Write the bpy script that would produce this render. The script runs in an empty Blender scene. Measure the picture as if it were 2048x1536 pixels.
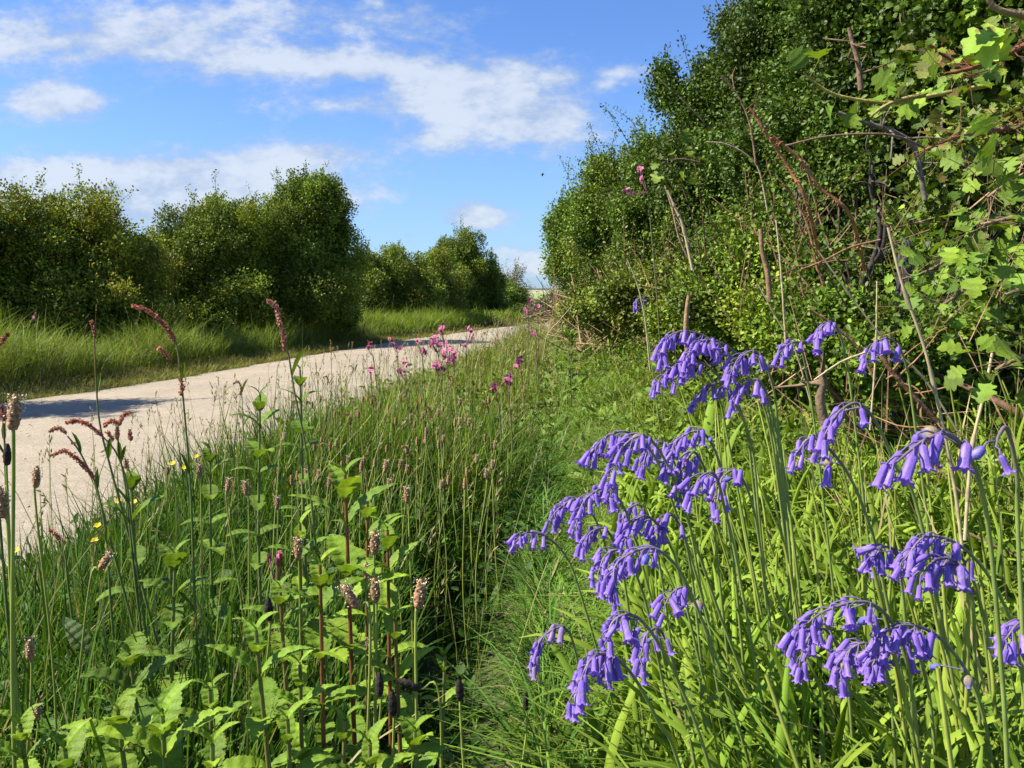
import bpy, math, numpy as np
from mathutils import Vector
# ------------------------------------------------------------------ camera, sky, sun, exposure
S = bpy.context.scene
COL = S.collection
F = 1648.0; HZ = 590.0; CAMZ = 0.9
PITCH = math.atan((768 - HZ) / F)
cam = bpy.data.cameras.new('camera'); co = bpy.data.objects.new('camera', cam); COL.objects.link(co)
cam.sensor_width = 36.0; cam.lens = 36.0 * F / 2048.0
cam.clip_start = 0.02; cam.clip_end = 6000
co.location = (0, 0, CAMZ); co.rotation_euler = (math.pi / 2 - PITCH, 0, 0)
S.camera = co
S.view_settings.view_transform = 'Standard'; S.view_settings.look = 'None'
S.view_settings.gamma = 1.0; S.view_settings.exposure = 1.2
S.cycles.max_bounces = 6; S.cycles.diffuse_bounces = 2; S.cycles.glossy_bounces = 2
S.cycles.transmission_bounces = 3; S.cycles.transparent_max_bounces = 4
S.cycles.use_denoising = True
SUN_EL = math.radians(47)
LD = Vector((1.0, 0.10, -math.tan(SUN_EL) * math.hypot(1.0, 0.10))).normalized()   # travel direction of sunlight
sun = bpy.data.lights.new('sun', 'SUN'); so = bpy.data.objects.new('sun', sun); COL.objects.link(so)
sun.energy = 5.0; sun.angle = math.radians(0.5); sun.color = (1.0, 0.93, 0.80)
so.rotation_euler = LD.to_track_quat('-Z', 'Y').to_euler(); so.location = (-6, -2, 8)

def ray(px, py):
    u = (px - 1024) / F; v = (768 - py) / F
    return np.array([u, math.cos(PITCH) + v * math.sin(PITCH), -math.sin(PITCH) + v * math.cos(PITCH)])
def at(px, py, Y):
    d = ray(px, py)
    return d * (Y / d[1]) + np.array([0, 0, CAMZ])

w = bpy.data.worlds.new('World'); S.world = w; w.use_nodes = True
def sky_nodes():
    nt = w.node_tree; N = nt.nodes; L = nt.links
    for n in list(N): N.remove(n)
    def nd(t, **k):
        n = N.new(t)
        for a, b in k.items(): setattr(n, a, b)
        return n
    def M(op, a, b=None, c=None, clamp=False):
        n = nd('ShaderNodeMath', operation=op, use_clamp=clamp)
        for i, s in enumerate((a, b, c)):
            if s is None: continue
            if isinstance(s, (int, float)): n.inputs[i].default_value = s
            else: L.new(s, n.inputs[i])
        return n.outputs[0]
    out = nd('ShaderNodeOutputWorld'); bg = nd('ShaderNodeBackground')
    L.new(bg.outputs[0], out.inputs[0])
    sky = nd('ShaderNodeTexSky', sky_type='NISHITA')
    sky.sun_disc = False; sky.sun_elevation = SUN_EL
    sky.sun_rotation = math.atan2(-LD.x, -LD.y)
    sky.ozone_density = 2.2; sky.air_density = 1.0; sky.dust_density = 0.6
    mul = nd('ShaderNodeMixRGB', blend_type='MULTIPLY'); mul.inputs[0].default_value = 1
    L.new(sky.outputs[0], mul.inputs[1]); mul.inputs[2].default_value = (0.044, 0.060, 0.089, 1)
    tc = nd('ShaderNodeTexCoord'); sep = nd('ShaderNodeSeparateXYZ'); L.new(tc.outputs['Generated'], sep.inputs[0])
    dy = M('MAXIMUM', sep.outputs[1], 0.12)
    u = M('DIVIDE', sep.outputs[0], dy); v = M('DIVIDE', sep.outputs[2], dy)
    vec = nd('ShaderNodeCombineXYZ'); L.new(u, vec.inputs[0]); L.new(M('MULTIPLY', v, 1.9), vec.inputs[1])
    def noise(sc, det, rough, off):
        mp = nd('ShaderNodeMapping'); L.new(vec.outputs[0], mp.inputs[0]); mp.inputs['Location'].default_value = (off, off * .7, off * .3)
        n = nd('ShaderNodeTexNoise'); n.inputs['Scale'].default_value = sc; n.inputs['Detail'].default_value = det
        n.inputs['Roughness'].default_value = rough; L.new(mp.outputs[0], n.inputs['Vector']); return n.outputs['Fac']
    n1 = noise(11.0, 10, .66, 2.3); n2 = noise(34.0, 8, .6, 7.1); n3 = noise(3.5, 5, .5, 4.4)
    # cloud masses by direction: px, py, half-width, half-height, amount (soft), hardness
    blobs = [(120, 60, 260, 60, .8), (330, 75, 130, 38, .75), (620, 25, 190, 38, .75), (860, 45, 110, 38, .55), (120, 205, 90, 34, 1.5), (60, 110, 140, 40, .4),
             (560, 120, 190, 26, .85), (720, 140, 170, 30, .8), (1030, 160, 130, 50, .95), (900, 190, 110, 40, .7),
             (700, 210, 150, 22, .7), (430, 160, 90, 18, .5), (1110, 260, 100, 55, .9), (990, 235, 120, 30, .75), (880, 285, 90, 26, .8),
             (1250, 150, 60, 22, .5), (120, 370, 260, 48, 1.05), (420, 350, 220, 42, 1.05), (620, 310, 120, 30, .9), (430, 410, 230, 40, .7),
             (150, 420, 200, 50, .9), (955, 432, 56, 25, 1.7), (835, 432, 18, 10, .55), (820, 475, 40, 14, .5), (1080, 535, 70, 26, 1.0), (1020, 500, 40, 12, .5),
             (650, 395, 120, 18, .35), (-350, 150, 200, 90, .8), (-420, 380, 250, 70, .9), (2300, 100, 250, 120, .7), (1500, -300, 400, 100, .6), (500, -350, 380, 90, .6)]
    tot = None
    for (px, py, rx, ry, a) in blobs:
        d = ray(px, py); u0, v0 = d[0] / d[1], d[2] / d[1]
        du = M('MULTIPLY', M('SUBTRACT', u, u0), F / rx); dv = M('MULTIPLY', M('SUBTRACT', v, v0), F / ry)
        e = M('EXPONENT', M('MULTIPLY', M('ADD', M('MULTIPLY', du, du), M('MULTIPLY', dv, dv)), -0.75))
        e = M('MULTIPLY', e, a)
        tot = e if tot is None else M('ADD', tot, e)
    front = M('MULTIPLY_ADD', sep.outputs[1], 4.0, -0.5, clamp=True)
    tot = M('ADD', M('MULTIPLY', M('MINIMUM', tot, 1.3), front), M('MULTIPLY', M('SUBTRACT', 1.0, front), .35))
    dn = M('ADD', M('MULTIPLY', M('SUBTRACT', n1, .5), 2.1), M('MULTIPLY', M('SUBTRACT', n2, .5), 1.25))
    dens = M('ADD', tot, dn)
    mr = nd('ShaderNodeMapRange', interpolation_type='SMOOTHSTEP'); L.new(dens, mr.inputs[0])
    mr.inputs[1].default_value = .18; mr.inputs[2].default_value = 1.2
    mr.inputs[4].default_value = .88
    mb = nd('ShaderNodeMapRange', interpolation_type='SMOOTHSTEP')
    L.new(M('ADD', M('MULTIPLY', M('SUBTRACT', n1, .5), 1.4), M('MULTIPLY', dens, .42)), mb.inputs[0]); mb.inputs[1].default_value = .1; mb.inputs[2].default_value = .75
    cc = nd('ShaderNodeMixRGB'); L.new(mb.outputs[0], cc.inputs[0])
    cc.inputs[1].default_value = (.20, .25, .34, 1); cc.inputs[2].default_value = (.33, .36, .41, 1)
    # thin whitening low down
    lo = nd('ShaderNodeMapRange', interpolation_type='SMOOTHSTEP'); L.new(sep.outputs[2], lo.inputs[0])
    lo.inputs[1].default_value = .30; lo.inputs[2].default_value = .0; lo.inputs[4].default_value = .35
    hz = nd('ShaderNodeMixRGB'); L.new(lo.outputs[0], hz.inputs[0]); L.new(mul.outputs[0], hz.inputs[1]); hz.inputs[2].default_value = (.20, .31, .42, 1)
    mx = nd('ShaderNodeMixRGB'); L.new(mr.outputs[0], mx.inputs[0]); L.new(hz.outputs[0], mx.inputs[1]); L.new(cc.outputs[0], mx.inputs[2])
    L.new(mx.outputs[0], bg.inputs[0]); bg.inputs[1].default_value = 1.0
sky_nodes()

# ------------------------------------------------------------------ helpers
rng = np.random.default_rng(11)
U = rng.uniform
def sm(x, a, b):
    t = np.clip((np.asarray(x, float) - a) / (b - a), 0, 1); return t * t * (3 - 2 * t)
def norm(v):
    v = np.asarray(v, float); return v / np.maximum(np.linalg.norm(v, axis=-1, keepdims=True), 1e-9)
_y = np.arange(-12, 80, .1)
def edge(pts):
    p = np.array(pts); x = np.interp(_y, p[:, 1], p[:, 0]); k = np.ones(19) / 19
    xp = np.pad(x, 9, mode='edge'); return np.convolve(xp, k, 'valid')
_XL = edge([(-4.9, -12), (-4.8, 0), (-4.6, 4), (-4.35, 6.4), (-3.75, 8), (-3.3, 10.4), (-2.85, 13), (-2.35, 15.6), (-1.7, 18), (-.1, 24), (3, 32), (18, 60), (30, 80)])
_XR = edge([(-1.7, -12), (-1.6, 0), (-1.45, 3), (-1.22, 6), (-.85, 8), (-.4, 10.4), (.1, 13), (.65, 15.6), (1.4, 18), (3.2, 24), (6.5, 32), (21.5, 60), (34, 80)])
def XL(y): return np.interp(y, _y, _XL)
def XR(y): return np.interp(y, _y, _XR)
def gz(x, y):
    x = np.asarray(x, float); y = np.asarray(y, float)
    s = x - XR(y); l = XL(y) - x
    near = 1 - sm(y, 11, 16)
    z = .20 * sm(s, .02, .8) + near * (.12 * sm(x, -.3, .5) + .30 * sm(x, .65, 1.35) + .12 * sm(x, 1.3, 2.5))
    z = z + (1 - near) * .25 * sm(s, .8, 3)
    z = z + .10 * sm(l, .05, .8) + .12 * sm(l, .8, 4)
    z = z - .08 * sm(x, -.26, -.18) * (1 - sm(x, -.02, .05)) * (1 - sm(y, 1.7, 2.5))
    bump = .022 * np.sin(3.1 * x + 1.7 * y) * np.sin(2.3 * y - x + 1) + .015 * np.sin(7.3 * x + 2.1) * np.sin(6.1 * y)
    out = np.minimum(np.maximum(s, l), 1.0); out = np.clip(out, 0, 1)
    far = sm(y, 45, 160)
    return z + bump * out - far * 2.5

def mesh_data(name, parts, smooth=False):
    vs, lv, lt, cs = [], [], [], []; off = 0
    for V, Fa, C in parts:
        V = np.asarray(V, np.float32)
        if len(V) == 0: continue
        C = np.asarray(C, np.float32)
        if C.ndim == 1: C = np.broadcast_to(C, (len(V), 3))
        vs.append(V); cs.append(C)
        for f in (Fa if isinstance(Fa, list) else [Fa]):
            f = np.asarray(f, np.int64)
            if len(f) == 0: continue
            lv.append((f + off).ravel()); lt.append(np.full(len(f), f.shape[1], np.int32))
        off += len(V)
    V = np.concatenate(vs); C = np.concatenate(cs); LV = np.concatenate(lv).astype(np.int32); LT = np.concatenate(lt)
    me = bpy.data.meshes.new(name)
    me.vertices.add(len(V)); me.vertices.foreach_set('co', V.ravel())
    me.loops.add(len(LV)); me.loops.foreach_set('vertex_index', LV)
    me.polygons.add(len(LT)); st = np.concatenate(([0], np.cumsum(LT)[:-1])).astype(np.int32)
    me.polygons.foreach_set('loop_start', st); me.polygons.foreach_set('loop_total', LT)
    if smooth: me.polygons.foreach_set('use_smooth', np.ones(len(LT), bool))
    me.update(calc_edges=True)
    a = me.color_attributes.new('Col', 'FLOAT_COLOR', 'POINT')
    a.data.foreach_set('color', np.concatenate([C, np.ones((len(C), 1), np.float32)], 1).ravel())
    return me
def obj(name, parts, mat, parent=None, smooth=False, loc=None):
    me = parts if isinstance(parts, bpy.types.Mesh) else mesh_data(name, parts, smooth)
    if mat and not me.materials: me.materials.append(mat)
    o = bpy.data.objects.new(name, me); COL.objects.link(o)
    if parent is not None: o.parent = parent
    if loc is not None: o.location = loc
    return o
def thing(name, label, cat, loc, group=None):
    o = bpy.data.objects.new(name, None); COL.objects.link(o); o.location = [float(c) for c in loc]; o.empty_display_size = .05
    o['label'] = label; o['category'] = cat
    if group: o['group'] = group
    return o
def tag(o, label=None, cat=None, group=None, kind=None):
    for k, v in (('label', label), ('category', cat), ('group', group), ('kind', kind)):
        if v: o[k] = v
    return o

def mat_leaf(name, rough=.5, trans=.32, spec=.35, var=.25, nscale=40., bump=0.0, bscale=300., tint=(1.25, 1.2, .55)):
    m = bpy.data.materials.new(name); m.use_nodes = True; nt = m.node_tree; N, L = nt.nodes, nt.links
    for n in list(N): N.remove(n)
    out = N.new('ShaderNodeOutputMaterial'); at_ = N.new('ShaderNodeAttribute'); at_.attribute_name = 'Col'
    tc = N.new('ShaderNodeTexCoord'); no = N.new('ShaderNodeTexNoise'); no.inputs['Scale'].default_value = nscale; no.inputs['Detail'].default_value = 4
    L.new(tc.outputs['Object'], no.inputs['Vector'])
    mr = N.new('ShaderNodeMapRange'); mr.inputs[1].default_value = .3; mr.inputs[2].default_value = .7; mr.inputs[3].default_value = 1 - var; mr.inputs[4].default_value = 1 + var
    L.new(no.outputs['Fac'], mr.inputs[0])
    mu = N.new('ShaderNodeVectorMath'); mu.operation = 'SCALE'; L.new(at_.outputs['Color'], mu.inputs[0]); L.new(mr.outputs[0], mu.inputs['Scale'])
    p = N.new('ShaderNodeBsdfPrincipled'); L.new(mu.outputs[0], p.inputs['Base Color']); p.inputs['Roughness'].default_value = rough
    p.inputs['Specular IOR Level'].default_value = spec
    if bump:
        n2 = N.new('ShaderNodeTexNoise'); n2.inputs['Scale'].default_value = bscale; n2.inputs['Detail'].default_value = 3; L.new(tc.outputs['Object'], n2.inputs['Vector'])
        b = N.new('ShaderNodeBump'); b.inputs['Strength'].default_value = bump; b.inputs['Distance'].default_value = .002
        L.new(n2.outputs['Fac'], b.inputs['Height']); L.new(b.outputs[0], p.inputs['Normal'])
    if trans > 0:
        t = N.new('ShaderNodeBsdfTranslucent'); m2 = N.new('ShaderNodeVectorMath'); m2.operation = 'MULTIPLY'
        L.new(mu.outputs[0], m2.inputs[0]); m2.inputs[1].default_value = tint; L.new(m2.outputs[0], t.inputs[0])
        mx = N.new('ShaderNodeMixShader'); mx.inputs[0].default_value = trans
        L.new(p.outputs[0], mx.inputs[1]); L.new(t.outputs[0], mx.inputs[2]); L.new(mx.outputs[0], out.inputs[0])
    else: L.new(p.outputs[0], out.inputs[0])
    return m
MG = mat_leaf('grass_blade', .6, .28, .12, .2, 6.)
MH = mat_leaf('bush_leaf', .6, .22, .2, .25, 2.5)
MHG = mat_leaf('glossy_hedge_leaf', .5, .2, .22, .3, 9.)
MLF = mat_leaf('broad_leaf', .55, .28, .2, .22, 60., .35, 500.)
def blemish(m, sc, lo, hi, colr):
    nt = m.node_tree; N, L = nt.nodes, nt.links
    for vm in [x for x in N if x.type == 'VECT_MATH' and x.operation == 'SCALE']:
        tc = next(x for x in N if x.type == 'TEX_COORD'); n = N.new('ShaderNodeTexNoise'); n.inputs['Scale'].default_value = sc; n.inputs['Detail'].default_value = 3; L.new(tc.outputs['Object'], n.inputs['Vector'])
        mr = N.new('ShaderNodeMapRange'); mr.inputs[1].default_value = lo; mr.inputs[2].default_value = hi; mr.inputs[4].default_value = .8; L.new(n.outputs['Fac'], mr.inputs[0])
        mx = N.new('ShaderNodeMixRGB'); mx.inputs[2].default_value = (*colr, 1); L.new(mr.outputs[0], mx.inputs[0])
        for l in list(vm.outputs[0].links): L.new(mx.outputs[0], l.to_socket)
        L.new(vm.outputs[0], mx.inputs[1])
MST = mat_leaf('plant_stem', .5, .1, .3, .2, 40.)
MBE = mat_leaf('violet_petal', .5, .38, .25, .14, 350., .15, 900., tint=(1.1, .9, 1.25))
MPK = mat_leaf('pink_petal', .55, .3, .2, .2, 100., tint=(1.1, .8, 1.1))
MSD = mat_leaf('seed_head', .75, .15, .1, .35, 600., .5, 900., tint=(1, 1, 1))
MBK = mat_leaf('bark', .85, 0, .15, .4, 60., .8, 200.)
MDRY = mat_leaf('dry_straw', .6, .15, .25, .25, 80., tint=(1.1, 1.05, .8))

blemish(MLF, 70., .66, .72, (.16, .11, .03))
blemish(MBE, 120., .62, .74, (.40, .32, .50))
def frame(d, up):
    d = norm(d); x = norm(np.cross(d, up)); z = np.cross(x, d)
    return np.stack([x, d, z], axis=-1)
def inst(tv, tf, P, R, Sc, C, tc=None):
    n = len(P); k = len(tv); Sc = np.asarray(Sc, float)
    if Sc.ndim == 1: Sc = Sc[:, None] * np.ones(3)
    V = np.einsum('nij,nkj->nki', R, tv[None] * Sc[:, None, :]) + P[:, None, :]
    Cc = np.broadcast_to(np.asarray(C)[:, None, :], (n, k, 3))
    if tc is not None: Cc = Cc * tc[None]
    fs = [((np.arange(n) * k)[:, None, None] + f[None]).reshape(-1, f.shape[1]) for f in (tf if isinstance(tf, list) else [tf])]
    return V.reshape(-1, 3), fs, Cc.reshape(-1, 3)
def rdir(n, up=0.):
    v = rng.normal(size=(n, 3)); v = norm(v); v[:, 2] += up; return norm(v)
def ccol(n, a, b, v=.2):
    t = U(0, 1, (n, 1)); c = np.array(a) * (1 - t) + np.array(b) * t
    if 1.15 < b[1] / max(b[0], 1e-3) and b[2] < b[1] * .5: c = c * np.array([1.40, 1.36, .72])
    return c * np.clip(rng.normal(1, v, (n, 1)), .45, 1.7)
def blades(P, H, W, az, lean, bend, C, seg=4, tipw=.05):
    n = len(P); t = np.linspace(0, 1, seg + 1)[None, :]
    dx = np.stack([np.cos(az), np.sin(az)], 1)
    hor = H[:, None] * (lean[:, None] * t + bend[:, None] * t ** 2.2)
    ver = H[:, None] * (t - np.clip(bend, 0, 2)[:, None] * .55 * t ** 2.6)
    c = np.zeros((n, seg + 1, 3)); c[..., 0] = P[:, None, 0] + dx[:, None, 0] * hor; c[..., 1] = P[:, None, 1] + dx[:, None, 1] * hor; c[..., 2] = P[:, None, 2] + ver
    a2 = az + U(.6, 2.5, n); sd = np.stack([np.cos(a2), np.sin(a2), np.zeros(n)], 1)
    prof = (np.minimum(1, .55 + 1.6 * t) * (1 - t ** 3) + tipw * t)
    wv = W[:, None] * prof * .5
    Lf = c - sd[:, None, :] * wv[..., None]; Rt = c + sd[:, None, :] * wv[..., None]
    V = np.stack([Lf, Rt], 2).reshape(n, -1, 3); k = 2 * (seg + 1)
    f = np.array([[2 * i, 2 * i + 1, 2 * i + 3, 2 * i + 2] for i in range(seg)])
    Fc = ((np.arange(n) * k)[:, None, None] + f[None]).reshape(-1, 4)
    Cc = np.repeat(C[:, None, :], k, 1)
    return V.reshape(-1, 3), Fc, Cc.reshape(-1, 3)
def curve(pts, n=24):
    p = np.asarray(pts, float); p = np.vstack([2 * p[0] - p[1], p, 2 * p[-1] - p[-2]]); out = []
    m = len(p) - 3; t = np.linspace(0, m, n)
    for tt in t:
        i = min(int(tt), m - 1); f = tt - i; a, b, c, d = p[i:i + 4]
        out.append(.5 * ((2 * b) + (c - a) * f + (2 * a - 5 * b + 4 * c - d) * f * f + (3 * b - a - 3 * c + d) * f ** 3))
    return np.array(out)
def tube(pts, r, C, sides=6, cap=True):
    p = np.asarray(pts, float); n = len(p); r = np.broadcast_to(np.asarray(r, float), (n,))
    t = norm(np.gradient(p, axis=0)); up = np.array([.31, .17, .93]) if abs(t[0][2]) < .9 else np.array([.95, .3, .05])
    a = norm(np.cross(t, up)); b = np.cross(t, a)
    th = np.arange(sides) * 2 * math.pi / sides
    V = p[:, None] + r[:, None, None] * (a[:, None] * np.cos(th)[None, :, None] + b[:, None] * np.sin(th)[None, :, None])
    f = [[i * sides + j, i * sides + (j + 1) % sides, (i + 1) * sides + (j + 1) % sides, (i + 1) * sides + j] for i in range(n - 1) for j in range(sides)]
    V = V.reshape(-1, 3); C = np.asarray(C, float)
    if C.ndim == 2: C = np.repeat(C, sides, 0)
    return V, np.array(f), (C if C.ndim == 2 else np.broadcast_to(C, (len(V), 3)))
# leaf shapes: y runs along the leaf from 0 to 1
RH = (np.array([[0, 0, 0], [.30, .45, .07], [0, 1, -.05], [-.30, .45, .07]], float), np.array([[0, 1, 2], [0, 2, 3]]))
OV = (np.array([[0, 0, 0], [.22, .22, .05], [.31, .5, .06], [.2, .8, .02], [0, 1, -.08], [-.2, .8, .02], [-.31, .5, .06], [-.22, .22, .05], [0, .5, -.02]], float),
      np.array([[0, 1, 2, 8], [8, 2, 3, 4], [8, 4, 5, 6], [0, 8, 6, 7]]))
def lobed():
    h = [(0, .012), (.14, .02), (.22, .16), (.24, .38), (.34, .40), (.41, .27), (.44, .28), (.47, .50), (.56, .56), (.62, .44), (.66, .30), (.70, .31), (.75, .38), (.83, .36), (.88, .18), (.92, .16), (1.0, .02)]
    V, f = [], []
    for y, x in h:
        my = min(y, .97); cz = -.22 * (y - .4) ** 2
        V += [[0, my, cz], [x, y + (.10 * x), .38 * x + cz - .3 * x * x], [-x, y + (.10 * x), .38 * x + cz - .3 * x * x]]
    for i in range(len(h) - 1):
        a = 3 * i; b = a + 3; f += [[a, a + 1, b + 1, b], [a + 2, a, b, b + 2]]
    return np.array(V), np.array(f)
LB = lobed()
def toothed(n=25):
    V, f, c = [], [], []
    for i in range(n):
        t = i / (n - 1); wd = .175 * math.sin(math.pi * t ** .85) ** .8 + .012 * (1 - t); tooth = .020 if i % 2 else -.004
        if t > .97: tooth = 0
        cz = -.55 * (t - .1) ** 2.0 * .55
        q = .016 * (1 if (i // 2) % 2 else -1)
        for s in (-1, -.5, 0, .5, 1):
            x = s * (wd + (tooth if abs(s) == 1 else 0)); V.append([x, t - (.02 if abs(s) == 1 else 0), cz + .45 * abs(x) + (q if abs(s) == .5 else 0) - .9 * x * x])
            c.append([1.25] * 3 if s == 0 else [1.0] * 3)
    for i in range(n - 1):
        for j in range(4): a = i * 5 + j; f.append([a, a + 1, a + 6, a + 5])
    return np.array(V), np.array(f), np.array(c)
TL = toothed()
def strap(n=12, w=.045):
    V, f = [], []
    for i in range(n):
        t = i / (n - 1); x = w * (.5 + 1.2 * t if t < .4 else 1) * (1 - max(0, t - .55) ** 2 * 4.4); x = max(x, .002)
        for s in (-1, 0, 1): V.append([s * x, t, abs(s) * x * .45])
    for i in range(n - 1):
        for j in range(2): a = 3 * i + j; f.append([a, a + 1, a + 4, a + 3])
    return np.array(V), np.array(f)
def leaf_at(tpl, p, d, up, L, c, arch=0., wid=1.):
    """one leaf; arch bends it downwards along its length"""
    V = tpl[0].copy(); V[:, 0] *= wid
    if arch:
        y = V[:, 1].copy(); a = arch * y; yy = np.sin(a) / arch; zz = (1 - np.cos(a)) / arch
        V = np.stack([V[:, 0], yy - V[:, 2] * np.sin(a) * -1, V[:, 2] * np.cos(a) - zz], 1)
    R = frame(np.array([d]), np.array([up]))[0]
    V = (V * L) @ R.T + np.asarray(p)
    C = np.broadcast_to(np.asarray(c, float), (len(V), 3))
    if len(tpl) > 2: C = C * tpl[2]
    return V, tpl[1], C

# ------------------------------------------------------------------ ground, lane, far country
def noise_mat(name, cols, scales, rough=.9, bump=.3, bdist=.01, speck=None):
    m = bpy.data.materials.new(name); m.use_nodes = True; nt = m.node_tree; N, L = nt.nodes, nt.links
    p = N['Principled BSDF']; p.inputs['Roughness'].default_value = rough; p.inputs['Specular IOR Level'].default_value = .2
    tc = N.new('ShaderNodeTexCoord'); cur = None
    for i, (c1, c2) in enumerate(cols):
        n = N.new('ShaderNodeTexNoise'); n.inputs['Scale'].default_value = scales[i]; n.inputs['Detail'].default_value = 6; n.inputs['Roughness'].default_value = .65
        L.new(tc.outputs['Object'], n.inputs['Vector'])
        r = N.new('ShaderNodeValToRGB'); r.color_ramp.elements[0].position = .38; r.color_ramp.elements[1].position = .62
        r.color_ramp.elements[0].color = (*c1, 1); r.color_ramp.elements[1].color = (*c2, 1); L.new(n.outputs['Fac'], r.inputs[0])
        if cur is None: cur = r.outputs[0]
        else:
            mx = N.new('ShaderNodeMixRGB'); mx.inputs[0].default_value = .5; L.new(cur, mx.inputs[1]); L.new(r.outputs[0], mx.inputs[2]); cur = mx.outputs[0]
    if speck:
        v = N.new('ShaderNodeTexVoronoi'); v.inputs['Scale'].default_value = speck; L.new(tc.outputs['Object'], v.inputs['Vector'])
        hs = N.new('ShaderNodeSeparateColor'); L.new(v.outputs['Color'], hs.inputs[0])
        r = N.new('ShaderNodeMapRange'); L.new(hs.outputs[0], r.inputs[0]); r.inputs[3].default_value = .66; r.inputs[4].default_value = 1.28
        sc = N.new('ShaderNodeVectorMath'); sc.operation = 'SCALE'; L.new(cur, sc.inputs[0]); L.new(r.outputs[0], sc.inputs['Scale']); cur = sc.outputs[0]
        b = N.new('ShaderNodeBump'); b.inputs['Strength'].default_value = bump; b.inputs['Distance'].default_value = bdist; L.new(v.outputs['Distance'], b.inputs['Height']); L.new(b.outputs[0], p.inputs['Normal'])
    else:
        b = N.new('ShaderNodeBump'); b.inputs['Strength'].default_value = bump; b.inputs['Distance'].default_value = bdist; L.new(n.outputs['Fac'], b.inputs['Height']); L.new(b.outputs[0], p.inputs['Normal'])
    L.new(cur, p.inputs['Base Color']); return m
def grid(xs, ys, fz):
    X, Y = np.meshgrid(xs, ys); Z = fz(X, Y); V = np.stack([X, Y, Z], -1).reshape(-1, 3); nx = len(xs)
    i, j = np.meshgrid(np.arange(len(ys) - 1), np.arange(nx - 1), indexing='ij'); a = (i * nx + j).ravel()
    return V, np.stack([a, a + 1, a + nx + 1, a + nx], 1)
MGR = noise_mat('soil_and_thatch', [((.022, .03, .010), (.06, .072, .02)), ((.04, .034, .018), (.075, .10, .026))], [4., 30.])
xs = np.concatenate([-np.geomspace(1500, 8, 26), np.arange(-7.9, 6, .1), np.geomspace(6, 1500, 26)])
ys = np.concatenate([np.linspace(-200, -3, 12), np.arange(-2.9, 30, .12), np.geomspace(30.2, 3000, 60)])
V, f = grid(xs, ys, gz)
tag(obj('ground', [(V, f, (.1, .1, .1))], MGR, smooth=True), kind='structure')
MLN = noise_mat('pale_gritty_lane', [((.25, .21, .155), (.345, .29, .215)), ((.26, .22, .165), (.335, .285, .215))], [1.2, 14.], .9, .35, .005, 220.)
yy = np.concatenate([np.arange(-11, 40, .15), np.arange(40, 78, .6)]); K = 22
Vl, fl = [], []
for i, y in enumerate(yy):
    wob = .03 * math.sin(5.1 * y) + .025 * math.sin(11.7 * y + 1)
    a, b = XL(y) - .02 + wob, XR(y) + .03 + .03 * math.sin(6.3 * y + 2) + .02 * math.sin(14 * y)
    for j in range(K):
        t = j / (K - 1); x = a + (b - a) * t
        Vl.append([x, y, max(gz(x, y), 0) + .006 + .03 * (1 - (2 * t - 1) ** 2)])
fl = [[i * K + j, i * K + j + 1, (i + 1) * K + j + 1, (i + 1) * K + j] for i in range(len(yy) - 1) for j in range(K - 1)]
tag(obj('lane', [(np.array(Vl), np.array(fl), (.4, .35, .28))], MLN, smooth=True), kind='structure')
# far rising fields
def hill(name, x0, x1, y0, y1, zt, mat, seed):
    xs = np.linspace(x0, x1, 60); ys = np.linspace(y0, y1, 14)
    def fz(X, Y):
        t = (Y - y0) / (y1 - y0); return -3.2 + (zt + 3.2 + .12 * zt * np.sin(X * .013 + seed) + .1 * zt * np.sin(X * .031 + seed * 2)) * sm(t, 0, 1)
    V, f = grid(xs, ys, fz)
    return tag(obj(name, [(V, f, (.1, .1, .1))], mat, smooth=True), kind='structure')
M1 = noise_mat('far_pasture', [((.19, .24, .07), (.24, .29, .10))], [.02]); M2 = noise_mat('far_stubble', [((.26, .25, .14), (.31, .29, .18))], [.015]); M3 = noise_mat('far_moor', [((.05, .07, .04), (.09, .11, .07))], [.03])
hill('hill', -500, 900, 180, 420, 1.6, M1, 1.0)
hill('hill', -700, 1400, 430, 700, 5.0, M2, 2.2)
hill('hill', -1200, 2400, 720, 1200, 10.5, M3, 3.1)

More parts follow.
